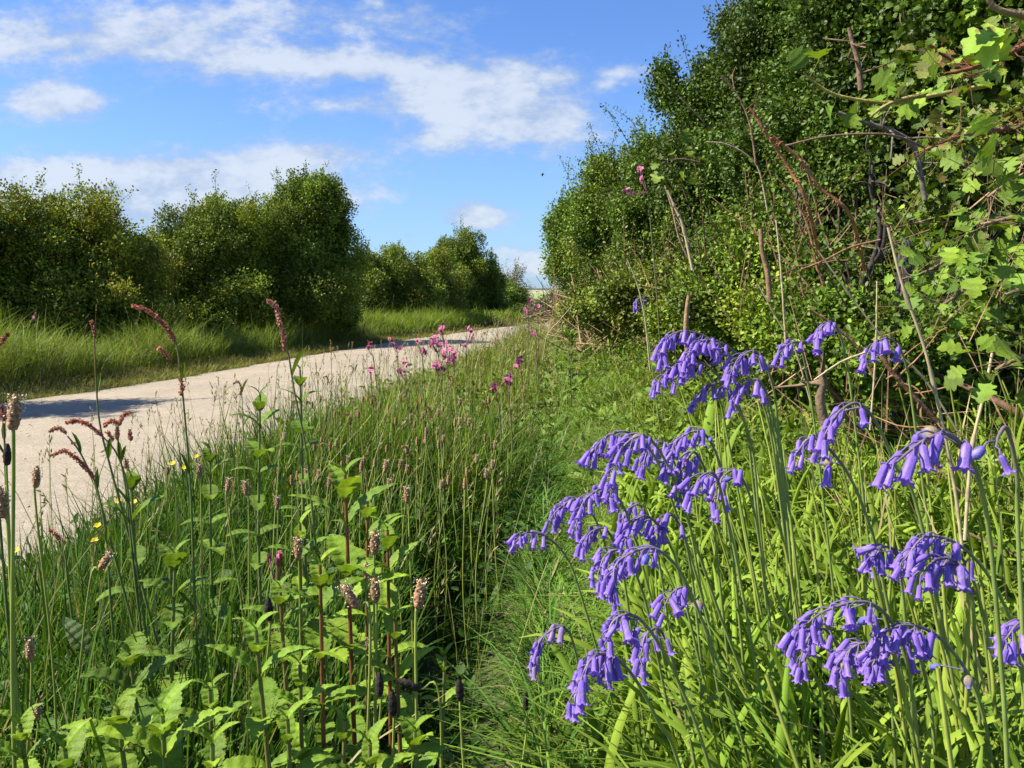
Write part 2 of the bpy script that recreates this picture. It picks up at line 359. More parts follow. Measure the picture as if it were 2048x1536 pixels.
# ------------------------------------------------------------------ bushes
def bush(name, label, cat, lobes, n, leaf, ca, cb, tpl=RH, mat=MH, m=14, cs=.10, group=None, shoots=10, up=.5, red=.0, sparse=.0, blossom=0, twigs=26, twigc=(.09, .07, .05), inner=.25):
    """lobes: (px, py, Y, rx_px, ry_px[, depth factor]) seen from the camera's station, built as ellipsoids where they stand"""
    n = int(n * (2.1 if lobes[0][2] > 9 and lobes[0][0] < 1100 else 1.35)); inner = .3
    E = []
    for l in lobes:
        px, py, Y, rx, ry = l[:5]; c = at(px, py, Y); k = Y / F; E.append((*c, rx * k, (l[5] if len(l) > 5 else 1.0) * (rx + ry) * .5 * k, ry * k))
    E = np.array(E); c0 = E[:, :3].mean(0); c0[2] = gz(c0[0], c0[1])
    root = thing(name, label, cat, c0, group)
    # clump centres on lumpy shells
    wgt = (E[:, 3] * E[:, 5]) ** .9; nc = int(n / m); li = rng.choice(len(E), nc * 2, p=wgt / wgt.sum())
    K = 26; sd = rdir(len(E) * K).reshape(len(E), K, 3); sr = U(.18, .42, (len(E), K)); sp = U(.6, 1.0, (len(E), K))
    si = rng.integers(0, K, nc * 2); d0 = sd[li, si]; e = rdir(nc * 2); e = norm(e + d0 * .55)
    q = d0 * sp[li, si][:, None] + e * (sr[li, si] * (1 - np.abs(rng.normal(0, .12, nc * 2))))[:, None]
    ins = U(0, 1, nc * 2) < inner; q[ins] = rdir(ins.sum()) * U(.4, .85, (ins.sum(), 1))
    P = E[li, :3] + q * E[li, 3:6]; d = norm(e + d0 * .5)
    keep = np.ones(len(P), bool)
    for j in range(len(E)):
        q = np.linalg.norm((P - E[j, :3]) / E[j, 3:6], axis=1); keep &= (q > .62) | (li == j)
    if sparse: # gaps
        g = np.sin(P[:, 0] * 9 + 2) * np.sin(P[:, 1] * 8 + 1) * np.sin(P[:, 2] * 10 + 3); keep &= g > -(.5 - sparse)
    keep &= P[:, 2] > gz(P[:, 0], P[:, 1]) + .03
    keep_i = np.nonzero(keep)[0][:nc]; P = P[keep_i]; dn = d[keep_i]; nc = len(P)
    # leaves
    leaf *= 1.25; tone = np.clip(rng.normal(1, .12, nc), .6, 1.5) * U(.62, 1.5, (len(E) * K))[(li * K + si)[keep_i]]
    o = np.repeat(dn, m, 0); ax = norm(dn + rng.normal(0, .55, (nc, 3)) + np.array([0, 0, .35])); tt = U(-1, 1, nc * m)
    L = np.repeat(P, m, 0) + np.repeat(ax, m, 0) * (tt * cs * 1.4)[:, None] + rng.normal(0, 1, (nc * m, 3)) * (cs * .42 * (1.15 - .6 * np.abs(tt)))[:, None]
    ld = norm(rng.normal(size=(len(L), 3)) * .8 + o * .7 + np.array([0, 0, .1])); nu = norm(rng.normal(size=(len(L), 3)) * .75 + o * .5 + np.array([-.2, 0, up]))
    R = frame(ld, nu); col = ccol(len(L), ca, cb, .18) * np.repeat(tone, m)[:, None]; yl = np.repeat(U(0, 1, len(E) * K)[(li * K + si)[keep_i]], m)[:, None]; col = col * np.where(yl > .72, [1.25, 1.08, .9], 1.)
    if red:
        k = U(0, 1, len(L)) < red; col[k] = ccol(k.sum(), (.16, .06, .02), (.22, .11, .03))
    parts = [inst(tpl[0], tpl[1], L, R, U(.7, 1.3, len(L)) * leaf, col)]
    ni = int(n * .10); l2 = rng.choice(len(E), ni, p=wgt / wgt.sum()); Q = E[l2, :3] + rdir(ni) * (U(.25, .72, ni) ** .6)[:, None] * .86 * E[l2, 3:6]
    Q = Q[Q[:, 2] > gz(Q[:, 0], Q[:, 1]) + .05]; parts.append(inst(tpl[0], tpl[1], Q, frame(rdir(len(Q)), rdir(len(Q))), U(1.6, 2.6, len(Q)) * leaf, ccol(len(Q), ca, cb, .15)))
    tw = []
    # leafy shoots sticking out along the top
    for k in range(shoots):
        j = rng.choice(len(P), 1)[0]
        for _ in range(8):
            j2 = rng.choice(len(P), 1)[0]
            if P[j2, 2] > P[j, 2]: j = j2
        ln = U(.14, .5) * (1 + leaf * 4); dd = norm(dn[j] * .6 + np.array([U(-.3, .3), U(-.3, .3), .9]))
        cv = curve([P[j] - dd * .1, P[j] + dd * ln * .5 + rng.normal(0, .02, 3), P[j] + dd * ln + rng.normal(0, .05, 3)], 9)
        tw.append(tube(cv, np.linspace(.004, .0015, 9), twigc, 4))
        N_ = int(26 + ln / leaf * 3); q = cv[rng.integers(1, 9, N_)] + dd * U(-.03, .03, (N_, 1)) + rng.normal(0, leaf * .6, (N_, 3)); parts.append(inst(tpl[0], tpl[1], q, frame(rdir(N_, .3), rdir(N_, .8)), U(.6, 1.1, N_) * leaf, ccol(N_, ca, cb)))
    obj('crown', parts, mat, root, loc=-Vector(c0)).parent = root
    if blossom:
        j = rng.choice(len(P), blossom); q = np.repeat(P[j] + dn[j] * .04, 6, 0) + rng.normal(0, .03, (blossom * 6, 3))
        obj('blossom', [inst(RH[0], RH[1], q, frame(rdir(len(q)), rdir(len(q), .5)), U(.012, .02, len(q)), ccol(len(q), (.55, .55, .42), (.7, .68, .6), .05))], MH, root, loc=-Vector(c0))
    base = np.array([c0[0], c0[1], c0[2] - .05])
    for k in range(twigs):
        j = rng.integers(nc); e = P[j]; b = base + np.array([U(-.6, .6) * E[:, 3].max(), U(-.5, .5) * E[:, 4].max(), 0]) * (twigs > 9); b[:2] += (e[:2] - b[:2]) * (.6 if twigs > 9 else 0); b[0] += .25 * np.sign(c0[0]); b[2] = gz(b[0], b[1]) - .03
        mid = (b + e) / 2 + rng.normal(0, .08, 3); cv = curve([b, mid, e + norm(e - mid) * .02], 10)
        tw.append(tube(cv, np.linspace(.018, .003, 10) * U(.4, 1.0), np.array(twigc) * U(.7, 1.4), 5))
    obj('trunk', tw, MBK, root, loc=-Vector(c0))
    return root
YG = ((.085, .125, .022), (.15, .185, .04)); MGc = ((.06, .10, .02), (.105, .15, .03)); DG_SHADE = ((.028, .060, .013), (.060, .098, .022))  # last green deepened so the upper hedge carries shade in its colour
bush('hawthorn_bush', 'tall hawthorn outside the picture whose shade crosses the lane at the left', 'bush', [(-560, 260, 6.0, 190, 150), (-600, 420, 6.0, 190, 150), (-560, 560, 6.0, 150, 110)], 20000, .036, *YG, shoots=20, group='bushes along the left of the lane')
bush('hawthorn_bush', 'broad yellow-green hawthorn with reddish tips at the far left beyond the lane', 'bush',
     [(-330, 500, 9.8, 190, 160), (-120, 520, 10.4, 180, 150), (70, 505, 11.0, 150, 105), (190, 520, 11.4, 95, 105), (120, 575, 10.8, 150, 85), (-40, 600, 10.4, 160, 75), (250, 560, 11.6, 75, 90), (60, 640, 10.6, 200, 45), (230, 635, 11.2, 110, 45), (-150, 640, 10.4, 150, 50)], 90000, .034, *YG, red=.05, shoots=34, sparse=.1, group='bushes along the left of the lane')
bush('hawthorn_bush', 'cream-blossomed hawthorn in the middle of the left hedge', 'bush',
     [(320, 545, 13.0, 75, 70), (395, 530, 13.5, 95, 95), (460, 510, 14.0, 75, 100), (400, 600, 13.2, 130, 55), (400, 640, 13.0, 130, 35)], 60000, .033, (.065, .105, .02), (.125, .16, .035), shoots=16, blossom=190, group='bushes along the left of the lane')
bush('hawthorn_bush', 'tallest dark green hawthorn leaning right at the end of the left hedge', 'bush',
     [(525, 510, 14.5, 95, 100), (600, 466, 14.9, 82, 100), (645, 500, 15.1, 66, 106), (610, 400, 15, 46, 40), (560, 580, 14.5, 130, 75), (650, 590, 15.2, 60, 75), (668, 440, 15.1, 30, 52), (560, 630, 14.4, 120, 38), (660, 630, 15.0, 50, 38)], 95000, .034, *MGc, shoots=24, group='bushes along the left of the lane')
bush('hawthorn_bush', 'rounded light green bush past the gap, left of the lane bend', 'bush',
     [(745, 585, 21.7, 62, 75), (800, 590, 22.4, 75, 80), (860, 585, 23.5, 70, 72), (790, 630, 22.2, 95, 34)], 60000, .042, (.07, .11, .022), (.13, .165, .04), shoots=14, group='bushes along the left of the lane')
bush('hawthorn_bush', 'peaked green hawthorn standing at the lane bend', 'bush',
     [(900, 570, 27.5, 68, 75), (935, 540, 28.0, 48, 62), (960, 590, 28.5, 50, 60), (930, 510, 28.0, 26, 36), (920, 630, 28, 80, 26)], 50000, .046, (.065, .11, .022), (.11, .155, .04), shoots=10, group='bushes along the left of the lane')
bush('hawthorn_bush', 'small low bush at the far end of the left hedge', 'bush',
     [(1005, 600, 32.5, 36, 45), (1030, 612, 33.5, 24, 34)], 16000, .05, (.06, .10, .02), (.10, .14, .035), shoots=4, group='bushes along the left of the lane')
bush('willow_tree', 'pale feathery half-bare tree behind the far end of the left hedge', 'tree',
     [(1020, 575, 38, 28, 32), (1040, 600, 38, 18, 28)], 2600, .05, (.18, .18, .12), (.26, .26, .17), m=6, cs=.2, shoots=30, twigs=60, twigc=(.28, .25, .2))
for i, (a, b, Y, lab) in enumerate([(1045, 630, 34, 'grey-green scrub bush just right of the lane end'), (1085, 634, 26, 'low olive scrub bush behind the far right verge'), (1140, 622, 36, 'scrub bush half hidden behind the right hedge'), (1112, 606, 90, 'tiny dark bush below the far pale field')]):
    bush('scrub_bush', lab, 'bush', [(a, b, Y, 24, 18), (a + 18, b + 4, Y, 20, 16)], 9000, .07 if Y < 50 else .14, (.09, .11, .05), (.14, .16, .075), shoots=5, m=10, cs=.2, group='scrub in the distance')
# right-hand hedge
HG = 'bushes of the tall right-hand hedge'
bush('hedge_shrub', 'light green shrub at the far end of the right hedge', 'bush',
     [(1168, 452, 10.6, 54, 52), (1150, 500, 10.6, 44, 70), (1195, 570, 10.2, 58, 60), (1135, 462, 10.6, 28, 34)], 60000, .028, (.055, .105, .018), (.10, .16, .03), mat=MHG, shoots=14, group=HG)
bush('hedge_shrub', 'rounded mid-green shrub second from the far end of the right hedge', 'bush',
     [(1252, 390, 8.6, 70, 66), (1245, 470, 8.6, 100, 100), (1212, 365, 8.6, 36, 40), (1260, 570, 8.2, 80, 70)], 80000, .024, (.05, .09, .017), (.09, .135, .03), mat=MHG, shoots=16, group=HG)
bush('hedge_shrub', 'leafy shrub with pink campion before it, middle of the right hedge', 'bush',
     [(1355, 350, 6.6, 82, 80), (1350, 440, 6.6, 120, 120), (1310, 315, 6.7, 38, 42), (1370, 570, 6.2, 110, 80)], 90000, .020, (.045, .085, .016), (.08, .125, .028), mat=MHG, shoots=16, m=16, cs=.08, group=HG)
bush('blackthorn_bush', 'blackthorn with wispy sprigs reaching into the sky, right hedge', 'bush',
     [(1470, 255, 5.1, 85, 105), (1470, 380, 5.0, 120, 140), (1400, 245, 5.2, 42, 52), (1535, 90, 5.2, 58, 80), (1425, 150, 5.2, 24, 28), (1470, 50, 5.2, 20, 30), (1480, 560, 4.6, 110, 80), (1325, 150, 5.3, 12, 18), (1345, 195, 5.3, 24, 22)], 100000, .018, *DG_SHADE, mat=MHG, shoots=22, m=16, cs=.07, group=HG)
bush('privet_bush', 'glossy shrub, coloured dark for shade, with dead canes in front, right hedge', 'bush',
     [(1600, 180, 3.9, 120, 190), (1620, 420, 3.7, 140, 170), (1585, 50, 4.1, 85, 95), (1620, 580, 3.4, 130, 80)], 110000, .015, *DG_SHADE, tpl=OV, mat=MHG, shoots=16, m=18, cs=.055, sparse=.1, group=HG)
bush('privet_bush', 'twiggy shrub, coloured dark for shade, over the weathered post, right hedge', 'bush',
     [(1790, 120, 3.1, 200, 200, .7), (1810, 330, 2.9, 160, 160, .7), (1740, 560, 2.6, 150, 110, .7)], 70000, .014, *DG_SHADE, tpl=OV, mat=MHG, shoots=14, m=16, cs=.05, sparse=.28, twigs=70, twigc=(.13, .10, .075), group=HG)
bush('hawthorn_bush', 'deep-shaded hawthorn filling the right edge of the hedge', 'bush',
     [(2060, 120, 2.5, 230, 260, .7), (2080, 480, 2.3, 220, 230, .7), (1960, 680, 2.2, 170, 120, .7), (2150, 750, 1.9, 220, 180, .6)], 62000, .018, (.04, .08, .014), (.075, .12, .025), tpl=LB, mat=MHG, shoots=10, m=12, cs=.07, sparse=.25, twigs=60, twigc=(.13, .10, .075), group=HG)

bush('bramble_bush', 'low small-leaved thicket behind the back cluster of bluebells', 'bush', [(1500, 600, 2.9, 120, 90), (1610, 640, 2.6, 110, 80), (1420, 640, 3.4, 100, 60)], 42000, .0125, (.06, .105, .02), (.12, .165, .035), tpl=OV, mat=MHG, shoots=14, m=16, cs=.045, sparse=.12, twigs=9, twigc=(.16, .09, .055), group=HG)
bush('bramble_bush', 'low small-leaved thicket at the foot of the far right hedge', 'bush', [(1250, 615, 6.0, 80, 45), (1190, 620, 7.0, 60, 38)], 20000, .02, (.07, .105, .025), (.13, .165, .04), tpl=OV, mat=MHG, shoots=10, m=14, cs=.06, sparse=.12, twigs=9, twigc=(.16, .09, .055), group=HG)
bush('bramble_bush', 'low small-leaved thicket behind the straw left of the back cluster', 'bush', [(1330, 600, 4.6, 100, 60)], 14000, .017, (.07, .105, .025), (.13, .165, .04), tpl=OV, mat=MHG, shoots=8, m=14, cs=.05, sparse=.12, twigs=9, twigc=(.16, .09, .055), group=HG)
bush('bramble_bush', 'low small-leaved thicket under the weathered post', 'bush', [(1720, 680, 2.0, 130, 80, .7), (1830, 720, 1.8, 110, 70, .7)], 26000, .0115, (.05, .10, .02), (.10, .155, .03), tpl=OV, mat=MHG, shoots=8, m=16, cs=.04, sparse=.2, twigs=8, twigc=(.16, .09, .055), group=HG)

# ------------------------------------------------------------------ grass and ground cover (uncountable)
def pts_in(n, x0, x1, y0, y1, cond, power=1., rel=None):
    y = y0 + (y1 - y0) * U(0, 1, n) ** power; x = U(0, 1, n) * (x1 - x0) + x0
    if rel is not None: x = x + rel(y)
    k = cond(x, y); x, y = x[k], y[k]; return np.stack([x, y, gz(x, y) - .01], 1)
def inview(x, y, m=.12): return (np.abs(x) < y * .64 + .25 + m)
def sward(n, x0, x1, y0, y1, cond, h, w_, ca, cb, bend=.35, lean=.15, seg=4, power=1., hv=.25, dirx=None, rel=None):
    P = pts_in(n, x0, x1, y0, y1, cond, power, rel); k = len(P)
    patch = .8 + .35 * np.sin(P[:, 0] * 2.1 + np.sin(P[:, 1] * 1.3) * 2) * np.sin(P[:, 1] * 1.7 + 1)
    hol = sm(P[:, 0], -.24, -.18) * (1 - sm(P[:, 0], .0, .04)) * (1 - sm(P[:, 1], 1.6, 2.3))
    H = np.clip(rng.normal(1, hv, k), .35, 1.7) * h * patch * (1 - .75 * hol)
    if h > .25 and x1 < 1.5: H = H * np.where(P[:, 0] > XR(P[:, 1]), 1 - .45 * sm(P[:, 0] - XB(P[:, 1]), -.16, .08), 1)
    if h > .25: H = H * (1 - .5 * (1 - sm(np.minimum(np.abs(P[:, 0] - XR(P[:, 1])), np.abs(P[:, 0] - XL(P[:, 1]))), .1, .9)))
    az = U(0, 2 * math.pi, k) if dirx is None else rng.normal(dirx, .9, k)
    C = ccol(k, ca, cb, .2); dr = U(0, 1, k) < .07; C[dr] = ccol(dr.sum(), (.22, .19, .08), (.30, .26, .13))
    return blades(P, H, np.clip(rng.normal(w_, w_ * .3, k), w_ * .4, None), az, rng.normal(lean, .12, k), np.abs(rng.normal(bend, .2, k)), C, seg)
XB = lambda y: -.08 + .045 * y       # right limit of the tall verge grass
XS = lambda y: np.minimum(.12 + .14 * y, .62 + .02 * y)   # right limit of the trodden strip
GR1 = ((.08, .14, .022), (.15, .205, .045)); GR2 = ((.075, .15, .03), (.145, .225, .055))
AL = lambda x, y: x < 99
G_ = [sward(62000, -3.6, -.55, 4.5, 22, AL, .52, .0055, *GR1, bend=.42, power=1.1, rel=XL),
      sward(26000, -2.6, -.6, 4.5, 17, AL, .44, .005, (.13, .17, .05), (.22, .25, .10), bend=.6, rel=XL),
      sward(22000, -3.4, -.4, 17, 34, AL, .42, .012, *GR1, bend=.5, rel=XL),
      sward(30000, -.85, .06, 4.2, 18, lambda x, y: x < XL(y) + .03 * np.sin(y * 7), .10, .0045, (.15, .165, .03), (.23, .22, .05), bend=.6, seg=3, rel=XL),
      sward(12000, -.8, .05, 18, 34, AL, .10, .010, (.15, .16, .03), (.22, .21, .05), bend=.6, seg=3, rel=XL)]
tag(obj('grass', G_, MG), 'soft tall verge grass between the lane and the left hedge', 'grass', kind='stuff')
nearc = lambda x, y: inview(x, y) & (x < XB(y) + rng.normal(-.02, .05, np.shape(x))) & (x > XR(y) + .05) & (x * x + y * y > .3)
G_ = [sward(42000, -2, .3, .40, 3.2, nearc, .30, .0036, (.018, .055, .012), (.075, .145, .026), bend=.18, power=.95),  # nearest blades darkened, understorey shade put into their green
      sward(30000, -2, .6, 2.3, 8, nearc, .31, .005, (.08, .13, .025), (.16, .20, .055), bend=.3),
      sward(32000, -2, 1., 6, 14, lambda x, y: (x < np.maximum(XB(y), .3)) & (x > XR(y) + .05), .36, .007, (.09, .135, .03), (.17, .20, .065), bend=.35),
      sward(12000, -1.7, 5, 13, 30, lambda x, y: (x < XR(y) + 3.) & (x > XR(y) + .05), .42, .012, (.09, .13, .035), (.16, .19, .07), bend=.4),
      sward(9000, -2.2, 1., .6, 12, lambda x, y: (x < XR(y) + .22) & (x > XR(y) - .02) & inview(x, y), .10, .004, *GR1, bend=.5, seg=3)]
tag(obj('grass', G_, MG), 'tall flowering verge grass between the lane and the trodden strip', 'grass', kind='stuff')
G_ = [sward(60000, -.3, 1.0, .7, 4.5, lambda x, y: (x > XB(y) + .04 + .02 * np.sin(9 * y)) & (x < XS(y) + .1) & inview(x, y), .10, .0030, *GR2, bend=.8, lean=.3, power=1.3, hv=.4),
      sward(44000, -.3, 1.3, 3.5, 12, lambda x, y: (x > XB(y) - .05) & (x < XS(y) + .15), .13, .0055, *GR2, bend=.8, lean=.3, hv=.4)]
G_ += [sward(16000, -.12, .12, .6, 4.5, lambda x, y: inview(x, y), .10, .0030, (.03, .08, .016), (.09, .165, .03), bend=.7, lean=.3, hv=.45, rel=XB),
       sward(5000, -.10, .10, .6, 4., lambda x, y: inview(x, y), .17, .0034, (.035, .095, .03), (.09, .17, .05), bend=.6, lean=.3, hv=.45, rel=XB)]
tag(obj('grass', G_, MG), 'short bright trodden grass strip below the bluebells', 'grass', kind='stuff')
G_ = [sward(26000, 0, 1.7, .42, 2.4, lambda x, y: (x > XS(y) - .05) & inview(x, y) & (x < 1.15), .20, .0048, (.065, .13, .022), (.15, .22, .045), bend=.65, lean=.2, power=1.2, hv=.35),
      sward(9000, .0, .7, 2.0, 10, lambda x, y: x < 1.15, .38, .0055, (.075, .13, .028), (.17, .21, .06), bend=.45, rel=XS),
      sward(6500, .5, 1.12, 1.1, 4.5, lambda x, y: inview(x, y), .36, .0042, (.08, .14, .025), (.18, .23, .06), bend=.4),
      sward(14000, 0, 2.2, 2.2, 12, lambda x, y: (x > XS(y) - .1) & (x < 1.1 + 0 * y), .22, .0055, (.075, .13, .025), (.15, .20, .05), bend=.6, hv=.4),
      sward(1300, 0, 1.8, .5, 5, lambda x, y: (x > XS(y) + .25) & inview(x, y) & (x < 1.1), .42, .0028, (.36, .28, .13), (.5, .40, .2), bend=.15, lean=.15, seg=3)]
tag(obj('grass', G_, MG), 'mixed green grass on the bank at the foot of the right hedge', 'grass', kind='stuff')
# slender seed heads over the verge
def seedheads(n, cond, x0, x1, y0, y1, h0, h1, cols, hl=.05, hw=.006, power=1.):
    P = pts_in(n, x0, x1, y0, y1, cond, power); k = len(P); az = rng.normal(.3, 1.2, k); H = U(h0, h1, k); ln = rng.normal(.12, .08, k); bd = np.abs(rng.normal(.12, .1, k))
    C = ccol(k, (.16, .19, .06), (.24, .25, .09)); st = blades(P, H, np.full(k, .0016), az, ln, bd, C, 4, .6)
    tip = P + np.stack([np.cos(az) * H * (ln + bd), np.sin(az) * H * (ln + bd), H * (1 - bd * .55)], 1)
    tp = P + np.stack([np.cos(az) * H * (ln * .9 + bd * .8), np.sin(az) * H * (ln * .9 + bd * .8), H * (.9 - bd * .55 * .76)], 1)
    d = norm(tip - tp); out = [st]
    q = 9  # spikelets
    for j in range(q):
        s = (j / q) * hl * U(.8, 1.2, k); pp = tip - d * s[:, None] + rng.normal(0, hw * .25, (k, 3))
        out.append(inst(RH[0], RH[1], pp, frame(norm(d + rng.normal(0, .35, (k, 3))), rdir(k)), np.full(k, hl * .22)[:, None] * np.array([.55, 1.25, .6]), ccol(k, *cols, .15)))
    return out
sh = [sward(2200, -2, .8, 1.6, 9, lambda x, y: (x < XB(y)) & (x > XR(y) + .2) & inview(x, y), .38, .0035, (.20, .24, .09), (.30, .33, .14), bend=.12, lean=.08, seg=3)] + seedheads(420, nearc, -2, .4, .8, 4, .36, .55, ((.20, .19, .08), (.30, .27, .13)), .045, .006) + \
     seedheads(1100, lambda x, y: (x < np.maximum(XB(y), .3)) & (x > XR(y) + .1), -1.7, .8, 2.6, 9, .36, .56, ((.26, .18, .10), (.38, .26, .15)), .05) + \
     seedheads(700, lambda x, y: (x < XR(y) + 2.) & (x > XR(y) + .1), -1.7, 4, 8, 22, .4, .6, ((.25, .17, .09), (.36, .28, .15)), .06) + \
     seedheads(900, lambda x, y: (x < XL(y) - .7) & (x > XL(y) - 2.6), -9, 0, 5, 18, .5, .85, ((.20, .22, .10), (.32, .31, .17)), .08)
tag(obj('grass', sh, MG), 'thin stems with seed spikes rising above the verge grass on both sides', 'grass', kind='stuff')
# small-leaved herbs
def herbs(n, cond, x0, x1, y0, y1, h, leaf, ca, cb, tpl=OV, m=12, power=1., spread=.03):
    P = pts_in(n, x0, x1, y0, y1, cond, power); P = P[~((P[:, 0] > -.23) & (P[:, 0] < .02) & (P[:, 1] < 2.0) & (U(0, 1, len(P)) < .8))]; k = len(P); H = U(.3, 1, k) * h; P[:, 2] += H * .55
    q = np.repeat(P, m, 0); q[:, 2] += rng.normal(0, 1, len(q)) * np.repeat(H, m) * .3; q[:, :2] += rng.normal(0, spread, (len(q), 2))
    return inst(tpl[0], tpl[1], q, frame(norm(rdir(len(q)) * .9 + [0, 0, .1]), norm(rng.normal(size=(len(q), 3)) * .5 + [-.15, 0, 1])), U(.6, 1.3, len(q)) * leaf, ccol(len(q), ca, cb, .2))
def whorl():
    V, f = [], []; 
    for i in range(7):
        a = i * 2 * math.pi / 7; c, s = math.cos(a), math.sin(a); b = len(V)
        for (r, w, z) in ((.05, .0, 0), (.6, .13, .08), (1, 0, .0), (.6, -.13, .08)): V.append([c * r - s * w, s * r + c * w, z])
        f.append([b, b + 1, b + 2, b + 3])
    return np.array(V), np.array(f)
WH = whorl()
hb = [herbs(4200, nearc, -1.9, .2, .45, 3.5, .20, .026, (.016, .045, .010), (.045, .09, .02), power=1.2),  # near herb greens darkened to stand in for shade at ground level
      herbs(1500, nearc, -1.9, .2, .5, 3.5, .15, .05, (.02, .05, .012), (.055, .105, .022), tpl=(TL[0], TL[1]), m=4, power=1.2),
      herbs(1200, lambda x, y: (x < np.maximum(XB(y), .2)) & (x > XR(y) + .1), -1.6, .6, 3, 10, .26, .035, (.06, .11, .025), (.11, .16, .04)),
      herbs(500, lambda x, y: (x < XL(y) - .9) & (x > XL(y) - 2.8), -9, 0, 6, 18, .45, .05, (.05, .10, .03), (.09, .14, .05))]
tag(obj('undergrowth', hb, MLF), 'leafy herbs under the verge grass, the near ones coloured dark for shade', 'plants', kind='stuff')
bank = lambda x, y: (x > XS(y) - .05) & inview(x, y) & (x < 1.5)
hb = [herbs(5200, bank, .05, 1.3, .45, 2.6, .18, .017, (.06, .115, .02), (.12, .175, .035), m=12, power=1.1),
      herbs(2600, bank, .1, 1.6, 2, 6, .30, .020, (.055, .105, .02), (.11, .165, .035), m=12),
      herbs(1800, lambda x, y: (x > .55) & (x < 1.5), .1, 1.6, 5, 12, .40, .026, (.055, .105, .02), (.11, .16, .035), m=12),
      herbs(420, bank, .05, 1.3, .5, 2.4, .26, .020, (.10, .17, .035), (.16, .23, .06), tpl=WH, m=3, spread=.015),
      herbs(260, lambda x, y: (x > XB(y)) & (x < XS(y) + .3), 0, 1.0, 2.5, 8, .16, .05, (.07, .12, .04), (.11, .16, .05), tpl=(TL[0], TL[1]), m=6, spread=.05)]
tag(obj('undergrowth', hb, MLF), 'small-leaved ivy, cleavers and bedstraw covering the bank under the right hedge', 'plants', kind='stuff')
# short cover of dead straw and twigs in the hedge bottom
P = pts_in(4600, .5, 1.6, 1.2, 11, lambda x, y: x > .6); P[:, 2] += U(0, .7, len(P)); k = len(P)
d = rdir(k, .75); tw = inst(np.array([[-.009, 0, 0], [.009, 0, 0], [.004, 1, .06], [-.004, 1, .06]]), np.array([[0, 1, 2, 3]]), P, frame(d, rdir(k)), U(.05, .2, k), ccol(k, (.12, .065, .04), (.30, .18, .11)))
P3 = pts_in(900, .45, 1.0, 6, 11.5, lambda x, y: x > 0); P3[:, 2] += U(0, .5, len(P3)); tw3 = inst(np.array([[-.012, 0, 0], [.012, 0, 0], [.006, 1, .06], [-.006, 1, .06]]), np.array([[0, 1, 2, 3]]), P3, frame(rdir(len(P3), .3), rdir(len(P3))), U(.15, .5, len(P3)), ccol(len(P3), (.20, .12, .07), (.40, .27, .17)))
P2 = pts_in(1600, 0, 1.1, .7, 9, lambda x, y: (x > XB(y) + .03) & (x < XS(y) + .3)); P2[:, 2] += U(.01, .07, len(P2)); k2 = len(P2)
tw2 = inst(np.array([[-.012, 0, 0], [.012, 0, 0], [.006, 1, .06], [-.006, 1, .06]]), np.array([[0, 1, 2, 3]]), P2, frame(rdir(k2, .1), rdir(k2)), U(.03, .14, k2), ccol(k2, (.24, .18, .09), (.46, .36, .20)))
tag(obj('undergrowth', [tw2], MBK), 'dry straw litter lying in the short trodden grass', 'litter', kind='stuff')
tag(obj('undergrowth', [tw, tw3], MBK), 'dead twigs and canes tangled in the foot of the right hedge', 'twigs', kind='stuff')

exec_marker = True
# grit and small stones lying on the lane
n = 5200; y = 2.6 + 14 * U(0, 1, n) ** 1.5; t = U(0, 1, n); t = np.where(U(0, 1, n) < .45, np.where(t < .5, t * .12, 1 - (1 - t) * .12), t); x = XL(y) * (1 - t) + XR(y) * t
zz = .006 + .03 * (1 - (2 * t - 1) ** 2)
oc = (np.array([[1, 0, 0], [0, 1, 0], [-1, 0, 0], [0, -1, 0], [0, 0, .7], [0, 0, -.4]], float), np.array([[0, 1, 4], [1, 2, 4], [2, 3, 4], [3, 0, 4], [1, 0, 5], [2, 1, 5], [3, 2, 5], [0, 3, 5]]))
a = U(0, 6.3, n); R = np.zeros((n, 3, 3)); R[:, 0, 0] = np.cos(a); R[:, 0, 1] = -np.sin(a); R[:, 1, 0] = np.sin(a); R[:, 1, 1] = np.cos(a); R[:, 2, 2] = 1
tag(obj('gravel', [inst(oc[0], oc[1], np.stack([x, y, zz], 1), R, U(.002, .007, (n, 3)) * np.clip(rng.normal(1, .5, (n, 1)), .5, 3), ccol(n, (.20, .17, .13), (.46, .40, .31), .2))], MBK), 'loose grit and small stones on the lane', 'gravel', kind='stuff')
